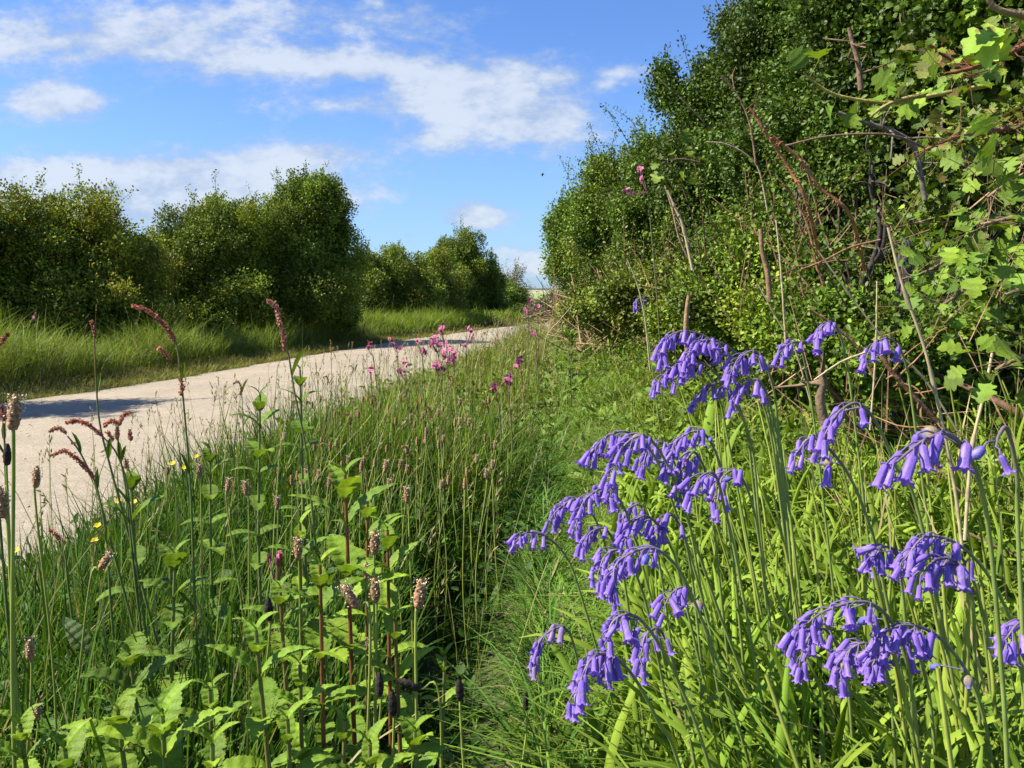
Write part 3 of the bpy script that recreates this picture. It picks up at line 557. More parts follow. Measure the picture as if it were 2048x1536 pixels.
# ------------------------------------------------------------------ bluebells
def bell_mesh(kind):
    n = 24; rows = []; C = []
    prof = [(0, .10), (.04, .55), (.12, .78), (.3, .86), (.55, .88), (.75, .95), (.86, 1.1), (.93, 1.4), (.97, 1.75), (.95, 2.0)]
    if kind == 'bud': prof = [(0, .1), (.05, .5), (.2, .85), (.45, 1.05), (.7, 1.0), (.9, .6), (1.0, .08)]
    if kind == 'spent': prof = [(0, .1), (.06, .6), (.2, 1.2), (.4, 1.45), (.6, 1.2), (.8, .6), (1.0, .5)]
    Lb, Rb = (.0178, .0032) if kind == 'open' else (.0125, .0034)
    th = np.arange(n) * 2 * math.pi / n
    for i, (t, r) in enumerate(prof):
        pet = np.cos(3 * th) ** 2       # 1 on a petal midline, 0 at the seams
        rr = np.full(n, r); zz = np.full(n, t)
        if kind == 'open':
            if t > .8 or i >= 7: rr = 1.0 + (r - 1.0) * (.25 + .75 * pet); zz = .84 + (t - .84) * pet ** .7
            rr = rr * (1 + .07 * (pet - .5))
            if i == len(prof) - 1: zz = zz - .03 * pet; rr = rr
        rows.append(np.stack([np.cos(th) * rr * Rb, np.sin(th) * rr * Rb, -zz * Lb], 1))
        a, b = np.array([.135, .07, .40]), np.array([.37, .235, .70])
        if kind == 'bud': a, b = np.array([.10, .10, .42]), np.array([.24, .22, .58])
        if kind == 'spent': a, b = np.array([.22, .20, .12]), np.array([.42, .34, .20])
        m = np.clip(.25 + .75 * (1 - pet) * (.4 + t * .5) + .15 * t, 0, 1)[:, None] if kind == 'open' else np.clip(.3 + .5 * (1 - pet), 0, 1)[:, None]
        c = a * (1 - m) + b * m
        if kind == 'spent' and t > .7: c = c * 0 + np.array([.18, .16, .38])
        C.append(c)
    V = np.concatenate(rows); C = np.concatenate(C); m = len(prof)
    f = [[i * n + j, (i + 1) * n + j, (i + 1) * n + (j + 1) % n, i * n + (j + 1) % n] for i in range(m - 1) for j in range(n)]
    me = mesh_data('bell_' + kind, [(V, np.array(f), C)], True); me.materials.append(MBE); return me
BELL = {k: bell_mesh(k) for k in ('open', 'bud', 'spent')}
FAD = mesh_data('bell_faded', [(np.array([v.co[:] for v in BELL['open'].vertices]), np.array([p.vertices[:] for p in BELL['open'].polygons]), (.30, .22, .42))], True); FAD.materials.append(MBE)
BELL['faded'] = FAD
STRAP = strap()
from mathutils import Matrix
def bluebell(label, Y, pts, nb, extra=(), faded=False, size=1., leaves=2, purple=True, both=.3, group=None):
    """pts: from the drooping tip over the arch and down the stem"""
    W_ = [at(p[0], p[1], Y + .012 * i) for i, p in enumerate(pts)]
    last, prev = W_[-1], W_[-2]
    d = last - prev; g = gz(last[0], last[1])
    if last[2] > g + .02:
        hh = last[2] - g; k = min(abs(d[0] / min(d[2], -.01)), .35) * np.sign(d[0]); bx, by = last[0] + k * hh * .8, last[1] + .03
        W_.append(np.array([bx, by, gz(bx, by) - .01]))
    root = thing('bluebell', label, 'flower', W_[-1], group or 'bluebells on the bank'); O = -Vector(W_[-1].tolist())
    cv = curve(W_, 44); seg = np.linalg.norm(np.diff(cv, axis=0), axis=1); s = np.concatenate([[0], np.cumsum(seg)])
    rac = np.linalg.norm(np.diff(np.array(W_[:3]), axis=0), axis=1).sum() * 1.02
    rad = np.interp(s, [0, rac, s[-1]], [.0006, .0013, .0019]) * size
    sc = np.clip((s - rac * .9) / .06, 0, 1)[:, None]; c = np.array([.19, .15, .17]) * (1 - sc) + np.array([.23, .30, .075]) * sc
    ped = [tube(cv, rad, c, 7)]; specs = [(q, None) for q in np.linspace(.0, rac * 1.15, int(nb * 1.6)) + rng.normal(0, rac * .03, int(nb * 1.6)).clip(-.0, 1)] + [(rac * e[0], e[1]) for e in extra]
    for i, (q, kind) in enumerate(specs):
        p = np.array([np.interp(q, s, cv[:, k]) for k in range(3)]); j = min(np.searchsorted(s, q) + 1, len(cv) - 1); tg = norm(cv[max(j - 2, 0)] - cv[j])
        side = norm(np.cross(tg, [0, 0, 1]) + 1e-6) * (1 if i % 2 else -1) * U(.3, 1)
        f = q / rac
        out = norm(side * .75 + tg * (.9 - .4 * f) + np.array([-.15, 0, U(-.5, .1)]))
        e = p + out * U(.005, .010) * size * (1 + .6 * f)
        ax = norm(np.array([0, 0, -1.]) + out * U(.08, .55) + tg * .35 * max(0, 1 - f) + rng.normal(0, .26, 3))
        if kind in ('bud', 'spent'): ax = norm(out + np.array([0, 0, -.6]))
        m1 = p + out * .006 * size + np.array([0, 0, .002]); ped.append(tube(curve([p, m1, e, e + ax * .0015], 7), .0006 * size, (.13, .10, .22), 5))
        k = kind or ('faded' if faded and U(0, 1) < .7 else 'open')
        R = frame(np.array([ax]), np.array([rdir(1)[0]]))[0]      # local -z must follow ax
        Z = -ax; X = norm(np.cross(Z, R[:, 0] + .01)); Yv = np.cross(Z, X); M3 = Matrix((X, Yv, Z)).transposed().to_4x4()
        sz = size * U(.7, 1.08) * (.78 if q < rac * .12 else 1)
        b = bpy.data.objects.new('bell' if k in ('open', 'faded') else ('bud' if k == 'bud' else 'seed_pod'), BELL[k]); COL.objects.link(b); b.parent = root
        b.matrix_local = Matrix.Translation(Vector(e.tolist()) + O) @ M3 @ Matrix.Diagonal((sz * U(.9, 1.1), sz * U(.9, 1.1), sz, 1))
        if k == 'faded': b['label'] = 'withered pale violet bell'
    obj('stem', ped, MST, root, True, O)
    for k in range(leaves):
        a = U(0, 2 * math.pi); c = ccol(1, (.10, .18, .03), (.17, .25, .05), .1)[0]; b0 = W_[-1] + np.array([U(-.01, .01), U(-.01, .01), 0])
        d = norm([math.cos(a) * .5, math.sin(a) * .5, 1.1])
        obj('leaf', [leaf_at(STRAP, b0, d, np.array([math.cos(a), math.sin(a), .1]) * -1, U(.20, .32), c, U(-1.9, -1.0), U(.3, .5))], MG, root, True, O)
BB = [
 ('bluebell with a large lilac cluster, front right, nearest its bright green leaves', .56, [(1592, 1268), (1650, 1222), (1735, 1205), (1790, 1255), (1818, 1350), (1840, 1536)], 11, ((1.5, 'bud'),)),
 ('bluebell bent right with withered bells at its lower end, front right', .58, [(1762, 1268), (1810, 1250), (1870, 1268), (1925, 1330), (1958, 1400), (1985, 1536)], 9, ((1.6, 'spent'), (1.9, 'bud'))),
 ('deep violet bluebell, upper right of the big front cluster', .62, [(1808, 1120), (1850, 1074), (1910, 1085), (1965, 1135), (2010, 1215), (2040, 1330)], 11, ()),
 ('dark violet bluebell curled tightly left behind the big front cluster', .64, [(1748, 1120), (1765, 1095), (1790, 1105), (1805, 1180), (1815, 1300), (1825, 1450)], 7, ()),
 ('lilac bluebell just under the deep violet one at the right', .60, [(1842, 1150), (1875, 1118), (1915, 1128), (1945, 1200), (1950, 1320), (1960, 1450)], 7, ()),
 ('bluebell cut by the right edge of the picture', .52, [(2010, 1280), (2040, 1245), (2075, 1250), (2095, 1330), (2090, 1536)], 7, ()),
 ('tallest near bluebell with thick curved stem, upper right', .43, [(1792, 925), (1850, 880), (1905, 872), (1955, 950), (1980, 1080), (2000, 1300), (2015, 1536)], 6, ((1.35, 'spent'),)),
 ('bluebell with one hanging blue bud at the right edge', .47, [(1992, 895), (1998, 870), (2015, 860), (2035, 960), (2040, 1150)], 1, ((.2, 'bud'),)),
 ('sparse bluebell with a lone bud at its shoulder, right of the middle', .60, [(1650, 868), (1680, 822), (1718, 808), (1755, 850), (1790, 930), (1850, 1080)], 5, ((1.3, 'bud'),)),
 ('short lilac bluebell leaning left below the sparse one', .64, [(1588, 912), (1622, 876), (1660, 900), (1700, 955), (1735, 1040), (1765, 1160)], 6, ((1.5, 'spent'),)),
 ('small bluebell high in the hedge foot with bells in a half ring', .98, [(1632, 680), (1645, 652), (1672, 652), (1692, 720), (1710, 850)], 8, ()),
 ('small bluebell against the dark hedge beside a long straw stalk', .93, [(1732, 715), (1750, 685), (1785, 680), (1812, 730), (1830, 850)], 6, ()),
 ('little lilac bluebell between the back cluster and the half-ring one', 1.0, [(1565, 705), (1578, 688), (1600, 690), (1615, 760), (1635, 900)], 5, ()),
 ('back cluster bluebell reaching furthest up and left', .88, [(1320, 705), (1345, 668), (1400, 668), (1470, 720), (1530, 820), (1560, 1000), (1580, 1200)], 10, ()),
 ('back cluster bluebell with a dense violet head', .86, [(1375, 712), (1405, 682), (1450, 690), (1510, 750), (1545, 860), (1570, 1050)], 10, ()),
 ('back cluster bluebell hanging lowest on the left', .86, [(1310, 770), (1345, 735), (1395, 722), (1450, 770), (1500, 880), (1520, 1050)], 9, ()),
 ('back cluster bluebell forming its right shoulder', .85, [(1462, 745), (1480, 715), (1515, 705), (1545, 770), (1562, 900), (1600, 1200)], 9, ()),
 ('bluebell drooping under the back cluster over pale green stems', .84, [(1465, 800), (1490, 768), (1522, 765), (1548, 840), (1568, 980), (1590, 1250)], 6, ()),
 ('bluebell hanging below the left of the back cluster', .87, [(1390, 800), (1420, 772), (1455, 775), (1490, 850), (1510, 1000)], 7, ()),
 ('middle cluster bluebell spreading furthest left', .80, [(1182, 905), (1215, 872), (1260, 866), (1310, 915), (1350, 1020), (1400, 1180)], 9, ()),
 ('middle cluster bluebell with a brown curved stem down its centre', .74, [(1222, 985), (1238, 905), (1290, 872), (1340, 940), (1385, 1070), (1440, 1230), (1520, 1450)], 12, ((1.25, 'spent'),)),
 ('middle cluster bluebell arching at its top right', .78, [(1335, 925), (1355, 880), (1405, 865), (1440, 930), (1455, 1040), (1475, 1200)], 10, ((1.2, 'bud'),)),
 ('middle cluster bluebell hanging straight down in the centre', .78, [(1365, 990), (1368, 935), (1390, 905), (1415, 960), (1430, 1080)], 8, ()),
 ('thin bluebell right of the middle cluster, bells in a short column', .74, [(1435, 1000), (1445, 955), (1475, 945), (1505, 1010), (1525, 1130), (1545, 1300)], 6, ((1.3, 'bud'),)),
 ('crowded bluebell lower left of the middle cluster', .86, [(1150, 1055), (1170, 1000), (1215, 978), (1255, 1030), (1290, 1150), (1320, 1280)], 11, ()),
 ('bluebell reaching left beyond the crowded one', .90, [(1100, 1040), (1120, 1015), (1160, 1000), (1200, 1060), (1230, 1180)], 8, ()),
 ('thin bluebell furthest left over the trodden grass', .95, [(1032, 1082), (1050, 1066), (1085, 1070), (1130, 1110), (1165, 1200)], 6, ()),
 ('dark bluebell hanging in shade under the crowded one', .84, [(1165, 1090), (1185, 1062), (1215, 1062), (1240, 1120), (1260, 1240)], 5, ()),
 ('bluebell in the lower middle beneath the brown-stemmed one', .74, [(1250, 1085), (1265, 1045), (1300, 1035), (1340, 1090), (1370, 1200)], 8, ()),
 ('bluebell just right of the lower middle one, tips flared', .76, [(1315, 1070), (1325, 1040), (1350, 1035), (1375, 1100), (1395, 1250)], 6, ()),
 ('bluebell with long bells and a bud on its bent neck, lower middle', .64, [(1225, 1180), (1235, 1125), (1300, 1096), (1355, 1135), (1400, 1230), (1450, 1370), (1500, 1536)], 10, ((1.05, 'bud'), (1.3, 'bud'))),
 ('bluebell with a lone cluster and drying buds low on a green stem', .70, [(1330, 1210), (1345, 1185), (1375, 1180), (1410, 1260), (1440, 1400)], 5, ((1.3, 'spent'), (1.6, 'bud'))),
 ('full violet bluebell at the bottom middle', .60, [(1215, 1330), (1222, 1250), (1265, 1230), (1310, 1275), (1360, 1370), (1420, 1536)], 11, ((1.4, 'bud'),)),
 ('bluebell hanging lowest at the bottom middle', .58, [(1150, 1395), (1178, 1325), (1215, 1308), (1265, 1350), (1320, 1450), (1360, 1536)], 8, ()),
 ('violet bluebell behind the full one at the bottom middle', .66, [(1280, 1320), (1292, 1270), (1322, 1262), (1350, 1340), (1385, 1500)], 6, ((1.3, 'bud'),)),
 ('bluebell with a low cluster in the gap between middle and front right', .70, [(1385, 990), (1400, 955), (1430, 950), (1450, 1020), (1480, 1160)], 4, ()),
 ('bluebell deep under the big front cluster', .62, [(1680, 1345), (1700, 1300), (1740, 1290), (1775, 1350), (1790, 1500)], 9, ((1.2, 'spent'),)),
 ('bluebell filling the right half of the big front cluster', .60, [(1745, 1330), (1770, 1285), (1815, 1280), (1850, 1350), (1870, 1500)], 10, ()),
]
BB += [('bluebell half hidden behind the top of the middle cluster', .92, [(1285, 930), (1300, 895), (1330, 890), (1360, 960), (1385, 1080)], 8, ()), ('bluebell deep between the crowded one and the middle cluster', .92, [(1240, 1060), (1255, 1020), (1285, 1015), (1310, 1090), (1330, 1200)], 8, ()),
 ('bluebell low between the lower middle and the bottom middle', .74, [(1195, 1150), (1212, 1110), (1245, 1105), (1280, 1170), (1310, 1290)], 7, ()), ('bluebell behind the left shoulder of the back cluster', .96, [(1350, 760), (1370, 730), (1400, 728), (1435, 790), (1460, 900)], 7, ()),
 ('bluebell just behind the deep violet one at the right', .70, [(1880, 1150), (1895, 1120), (1925, 1118), (1955, 1190), (1975, 1320)], 7, ()), ('bluebell behind the left end of the big front cluster', .68, [(1600, 1320), (1620, 1270), (1655, 1262), (1690, 1340), (1705, 1480)], 8, ())]
for lab, Y, pts, nb, ex in BB: bluebell(lab, Y, pts, nb, ex)
bluebell('withered bluebell with browned bells over the trodden grass', .80, [(1068, 1325), (1085, 1275), (1128, 1255), (1150, 1300), (1165, 1400)], 8, faded=True)
bluebell('tiny far bluebell flowering under the hedge', 2.3, [(1272, 615), (1275, 600), (1286, 598), (1292, 640)], 5)
# strap foliage of the bluebells: arching leaves massed on the bank
def straps(n, x0, x1, y0, y1, cond, L0, L1, ca, cb, wid=(.6, 1.1)):
    P = pts_in(n, x0, x1, y0, y1, cond, 1.1); out = []
    for p in P:
        a = U(0, 2 * math.pi); d = norm([math.cos(a) * .6, math.sin(a) * .6, U(.7, 1.4)])
        out.append(leaf_at(STRAP, p, d, -np.array([math.cos(a), math.sin(a), .1]), U(L0, L1), ccol(1, ca, cb, .12)[0], -U(1.0, 2.9), U(*wid)))
    return out
ST = straps(3600, 0, 1.3, .42, 2.0, lambda x, y: (x > XS(y) - .12) & inview(x, y) & (x < 1.0), .14, .30, (.09, .155, .03), (.17, .24, .05), (.25, .58)) + \
     straps(300, .2, 1.5, 1.6, 4, lambda x, y: (x > XS(y) + .1) & (x < 1.05), .2, .34, (.10, .17, .03), (.16, .24, .05))
tag(obj('foliage', ST, MG, smooth=True), 'bright strap-shaped leaves massed among the bluebell stems', 'leaves', kind='stuff')
# bare stems standing among the strap leaves
P = pts_in(230, .1, 1.1, .5, 1.7, lambda x, y: (x > XS(y)) & inview(x, y)); stv = []
for p in P:
    t = p + np.array([U(-.10, .02), U(-.05, .05), U(.2, .38)]); stv.append(tube(curve([p, (p + t) / 2 + [.01, 0, 0.01], t], 7), np.linspace(.0025, .0014, 7), ccol(1, (.17, .22, .06), (.25, .29, .10), .1)[0], 6))
tag(obj('foliage', stv, MST, smooth=True), 'pale green flowerless stalks crowded between the bluebells', 'stalks', kind='stuff')

# ------------------------------------------------------------------ sorrel, plantain, campion, buttercup
def ground_pts(W_):
    last, prev = W_[-1], W_[-2]; g = gz(last[0], last[1])
    if last[2] > g + .02:
        hh = last[2] - g; d = last - prev; k = np.clip(d[0] / max(-d[2], .01), -.2, .2); bx, by = last[0] + k * hh, last[1] + .01
        W_ = W_ + [np.array([bx, by, gz(bx, by) - .01])]
    return W_
def sorrel(label, Y, pts, spikes, col=((.46, .14, .08), (.62, .28, .17)), r=.0019):
    W_ = ground_pts([at(a, b, Y) for a, b in pts]); root = thing('sorrel', label, 'plant', W_[-1], 'sorrel in the verge'); O = -Vector(W_[-1].tolist())
    cv = curve(W_, 34); tt = np.linspace(0, 1, 34)[:, None]; c = np.array([.22, .13, .05]) * (1 - np.minimum(1, tt * 2.2)) + np.array([.13, .18, .045]) * np.minimum(1, tt * 2.2)
    obj('stem', [tube(cv, np.linspace(r * .45, r, 34), c, 6)], MST, root, True, O)
    for sp, dens in spikes:
        q = curve([at(a, b, Y) for a, b in sp], 20); ln = np.linalg.norm(np.diff(q, axis=0), axis=1).sum(); k = int(dens * ln / .001)
        t = U(0, 1, k); idx = (t * 18.99).astype(int); fr = (t * 18.99 - idx)[:, None]; p = q[idx] * (1 - fr) + q[idx + 1] * fr
        rad = .0042 * (.35 + .65 * np.sin(math.pi * np.clip(t * .9 + .05, 0, 1)) ** .6); lump = .75 + .35 * np.sin(t * ln * 900)
        p = p + rdir(k) * (rad * lump * U(.3, 1, k))[:, None]
        obj('flower_spike', [inst(RH[0] - [0, .5, 0], RH[1], p, frame(rdir(k), rdir(k)), U(.0024, .0042, k), ccol(k, *col, .25)), tube(q, .0007, (.2, .09, .05), 5)], MSD, root, False, O)
    for f in (.3, .55, .8):
        i = int(f * 33); p = cv[i]; a = U(0, 2 * math.pi); d = norm([math.cos(a) * .5, math.sin(a) * .3, .9])
        obj('leaf', [leaf_at((OV[0], OV[1]), p, d, [-math.cos(a), -math.sin(a), .2], U(.025, .045), ccol(1, (.06, .11, .025), (.10, .15, .035), .1)[0], 0, .3)], MLF, root, False, O)
sorrel('tall sorrel with a heavy drooping red head, left of centre', .95, [(348, 672), (358, 720), (372, 860), (382, 1000), (392, 1250)], [(((266, 612), (292, 620), (318, 640), (340, 665), (350, 685)), 14), (((314, 694), (328, 704), (338, 718)), 6), (((360, 756), (364, 772), (362, 790)), 7)])
sorrel('tall upright sorrel with knobbly pinkish head', .9, [(560, 655), (575, 700), (590, 790), (612, 900), (628, 1060), (650, 1300)], [(((536, 602), (550, 612), (556, 632), (565, 660), (570, 680)), 11), (((568, 676), (567, 690), (570, 702)), 8)], ((.5, .2, .13), (.64, .33, .22)))
sorrel('slim sorrel with a small pale pink tip, third from the left edge', 1.05, [(188, 670), (192, 760), (200, 850), (225, 950), (260, 1080)], [(((183, 642), (187, 656), (190, 676)), 9)], ((.34, .14, .08), (.42, .2, .12)))
sorrel('red sorrel head cut by the left edge above the verge', .95, [(-14, 720), (-20, 800), (-10, 900), (0, 1050)], [(((16, 668), (4, 682), (-14, 705)), 10)], ((.3, .11, .05), (.36, .16, .08)))
sorrel('sorrel arching left over the lane, uppermost of three red sickles', 1.0, [(205, 872), (232, 905), (252, 960), (262, 1040), (280, 1180)], [(((132, 846), (155, 842), (180, 852), (204, 872)), 12), (((214, 864), (226, 878)), 8), (((250, 920), (254, 936)), 6)])
sorrel('short sorrel sickle at the left of the three over the lane', 1.02, [(135, 872), (160, 905), (185, 960), (210, 1040)], [(((100, 862), (116, 856), (132, 866)), 10), (((145, 885), (152, 892)), 4)], ((.5, .22, .12), (.6, .3, .18)))
sorrel('lowest sorrel sickle hanging over the pale lane', 1.0, [(160, 930), (188, 960), (206, 1030), (216, 1120), (225, 1250)], [(((104, 912), (128, 902), (150, 914), (172, 936), (188, 955)), 11)])
sorrel('sorrel with a zigzag red head right of the sickles', 1.0, [(236, 850), (238, 900), (252, 980), (262, 1080), (275, 1200)], [(((208, 852), (222, 842), (238, 846), (248, 830), (262, 824)), 13), (((234, 856), (234, 878)), 9), (((258, 862), (262, 880)), 9)])
sorrel('low reddish sorrel tip beside the lane edge, bottom left', 1.05, [(112, 1070), (130, 1110), (140, 1200)], [(((100, 1060), (112, 1070), (125, 1085)), 9)])
sorrel('small red sorrel at the very left edge above the plantain', .95, [(5, 830), (10, 900), (14, 1000)], [(((4, 812), (6, 830), (9, 845)), 9)])
for a, b, lab in [(690, 660, 'thin'), ]: pass
far_s = [(480, 775, 1.9), (705, 738, 3.4), (655, 760, 2.9), (815, 905, 1.8), (905, 760, 2.8), (700, 840, 1.9), (860, 825, 2.1), (750, 800, 2.3), (1005, 770, 3.2), (975, 815, 2.4)]
for i, (a, b, Y) in enumerate(far_s):
    s = U(-12, 12); k = 1 / Y
    W_ = [(a, b), (a + s * .5, b + 40 * k), (a + s, b + 260 * k)]
    sorrel('small rusty sorrel spike among the verge grass in the middle distance', Y, W_, [(((a - 26 * k, b - 14 * k), (a - 8 * k, b - 22 * k), (a + 4 * k, b), (a, b + 30 * k)), 6)], ((.28, .13, .06), (.36, .2, .1)), .0015)

def plantain_head(dark):
    n, m = 14, 22; V, C = [], []
    for i in range(m):
        t = i / (m - 1); r = .0042 * (math.sin(math.pi * min(.97, t * .9 + .07)) ** .45) * (1 - .25 * t)
        for j in range(n):
            a = 2 * math.pi * (j + .5 * (i % 2)) / n; bump = 1 + .16 * ((i + j) % 2) + U(-.12, .16)
            V.append([r * bump * math.cos(a), r * bump * math.sin(a), t * .024])
            C.append(np.array([.045, .035, .03] if dark else [.30, .17, .09]) * U(.45, 1.8))
    f = [[i * n + j, i * n + (j + 1) % n, (i + 1) * n + (j + 1) % n, (i + 1) * n + j] for i in range(m - 1) for j in range(n)]
    me = mesh_data('plantain_head', [(np.array(V), np.array(f), np.array(C))]); me.materials.append(MSD); return me
PH = [plantain_head(False), plantain_head(True)]
k = 90; q = rng.normal(0, 1, (k, 3)); q = norm(q) * [.0062, .0062, .004]; q[:, 2] = U(.002, .024, k) ** .8 * .024 ** .2
ANT = mesh_data('anther_ring', [inst(RH[0] - [0, .5, 0], RH[1], q, frame(rdir(k), rdir(k)), U(.0012, .0024, k), ccol(k, (.45, .38, .22), (.65, .6, .42), .08))]); ANT.materials.append(MSD)
def plantain(label, Y, px, py, size=1., dark=False, base=None, tilt=0., group='plantain heads in the verge', ring=True):
    h = at(px, py, Y); b = base or (px + U(-25, 25), py + 330 / Y)
    g = at(b[0], b[1], Y); 
    if g[2] > gz(g[0], g[1]) or True: g = np.array([g[0], g[1], gz(g[0], g[1]) - .005])
    root = thing('plantain', label, 'plant', g, group); O = -Vector(g.tolist())
    mid = (h + g) / 2 + np.array([U(-.02, .02), 0, .01]); cv = curve([g, mid, h - [math.sin(tilt) * .02, 0, math.cos(tilt) * .02], h], 20)
    obj('stem', [tube(cv, np.linspace(.0015, .0011, 20) * size, ccol(1, (.17, .22, .07), (.23, .27, .11), .1)[0], 6)], MST, root, True, O)
    R = Matrix.Translation(Vector(h.tolist()) + O) @ Matrix.Rotation(tilt, 4, 'Y') @ Matrix.Rotation(U(-.15, .15), 4, 'X') @ Matrix.Scale(size, 4)
    for nm, me in (('seed_head', PH[1 if dark else 0]),) + ((('anthers', ANT),) if ring and not dark else ()):
        o = bpy.data.objects.new(nm, me); COL.objects.link(o); o.parent = root; o.matrix_local = R
PL = [
 ('large plantain head with white anthers at the left edge', .62, 26, 860, 1.15, False), ('plantain head on a straight stem right of the large left-edge one', .80, 72, 975, .9, False),
 ('plantain head cut by the left edge beside the lane', .72, 10, 1035, 1.2, False), ('dark unopened plantain bud behind the large left-edge head', .72, 14, 930, .8, True),
 ('upper of two plantain heads right of the tall red sorrel', .95, 400, 955, .75, False), ('plantain head at the edge of the buttercups', 1.0, 455, 985, .8, False),
 ('plantain head tilted among grass left of the upright sorrel', 1.0, 493, 990, .8, False), ('tall plantain head left of the red-stemmed leafy plant', .78, 597, 1118, .95, False),
 ('plantain head with pale crown right of the red-stemmed leafy plant', .78, 749, 1108, 1., False), ('slender plantain head just below the pale-crowned one', .76, 752, 1203, 1.05, False),
 ('plantain head with flowering tip left of the slender one', .78, 733, 1158, .7, False), ('bent plantain head curving down to the right', .72, 715, 1215, 1.1, False),
 ('isolated plantain head on a leaning stem in front of the dark hollow', .72, 836, 1217, 1.15, False), ('little plantain head low in the middle clump', .76, 735, 1300, .6, False),
 ('round plantain head in the left foreground grass', .72, 60, 1320, .9, False), ('lowest plantain head near the left edge', .72, 74, 1440, .7, False),
 ('plantain head above the left foreground grass with anthers aside', .80, 200, 1138, .9, False), ('black plantain bud over the toothed leaves', .76, 538, 1240, .95, True),
 ('black plantain bud tipped over in the dark hollow', .72, 840, 1378, .95, True), ('black plantain bud at the bottom centre left', .70, 759, 1392, .9, True),
 ('black plantain bud right of the bottom centre pair', .70, 786, 1430, 1., True), ('black plantain bud leaning over dark grass', .72, 920, 1400, .9, True),
 ('plantain head by the upright sorrel stem', 1.1, 555, 1018, .8, False), ('plantain head in mid verge grass right of the upright sorrel', 1.3, 770, 945, .9, False),
 ('plantain head in shade above the leafy plants', .95, 815, 1005, .85, False), ('faded plantain head at left in front of the lane', 1.1, 335, 950, .6, False),
 ('brown plantain head beside the far trodden edge', .9, 1052, 1420, .8, True)]
TILT = {'bent plantain head curving down to the right': -.6, 'isolated plantain head on a leaning stem in front of the dark hollow': .12, 'black plantain bud tipped over in the dark hollow': -1.1, 'plantain head above the left foreground grass with anthers aside': .6}
BASE = {'isolated plantain head on a leaning stem in front of the dark hollow': (745, 1600), 'bent plantain head curving down to the right': (640, 1560), 'black plantain bud tipped over in the dark hollow': (925, 1560), 'plantain head above the left foreground grass with anthers aside': (0, 1530)}
for lab, Y, px, py, sz, dk in PL: plantain(lab, Y, px, py, sz, dk, BASE.get(lab), TILT.get(lab, U(-.1, .1)))
for i in range(70):
    while True:
        px, py = U(560, 1000), U(800, 980)
        if px < 700 + (py - 700) * -.2 + 450: break
    Y = np.interp(py, [780, 1000], [2.6, 1.4]) * U(.9, 1.15)
    plantain('small brown plantain head on a pale stem among the mid-distance verge grass', Y, px, py, .9, False, ring=i % 2 == 0, group='small plantains in the verge grass')

def campion_head(k, size=1.):
    out = []
    for i in range(5):
        a = i * 2 * math.pi / 5; 
        for s in (-.22, .22): out.append(leaf_at((OV[0], OV[1]), [0, 0, 0], [math.cos(a + s), math.sin(a + s), .15], [0, 0, 1], .011 * size, ccol(1, (.46, .11, .23), (.60, .22, .34), .12)[0]))
    return out
CAM = []
for i in range(3):
    me = mesh_data('campion_flower', campion_head(i)); me.materials.append(MPK); CAM.append(me)
def campion(label, Y, heads, base):
    b = at(base[0], base[1], Y); b[2] = gz(b[0], b[1]) - .01; root = thing('red_campion', label, 'flower', b, 'pink campion flowers'); O = -Vector(b.tolist()); st = []
    hub = at(np.mean([h[0] for h in heads]) * .6 + base[0] * .4, np.mean([h[1] for h in heads]) + 70 / Y, Y)
    st.append(tube(curve([b, (b + hub) / 2 + [.01, 0, 0], hub], 12), .0022, (.14, .13, .06), 5))
    for hx, hy in heads:
        for _ in range(3):
            p = at(hx + rng.normal(0, 7 / Y ** .5), hy + rng.normal(0, 7 / Y ** .5), Y + rng.normal(0, .03)); st.append(tube(curve([hub, (hub + p) / 2 + [0, 0, -.01], p], 7), .0011, (.2, .08, .09), 4))
            st.append(tube([p - [0, 0, .011], p - [0, 0, .006], p], [.001, .0035, .003], (.22, .05, .08), 6))
            o = bpy.data.objects.new('petals', CAM[rng.integers(3)]); COL.objects.link(o); o.parent = root
            d = norm(rng.normal(0, .6, 3) + [-.4, -.7, .3]); o.matrix_local = Matrix.Translation(Vector(p.tolist()) + O) @ Vector(d.tolist()).to_track_quat('Z', 'Y').to_matrix().to_4x4() @ Matrix.Scale(U(.85, 1.2) * (.32 if Y < 1 else 1), 4)
    obj('stem', st, MST, root, True, O)
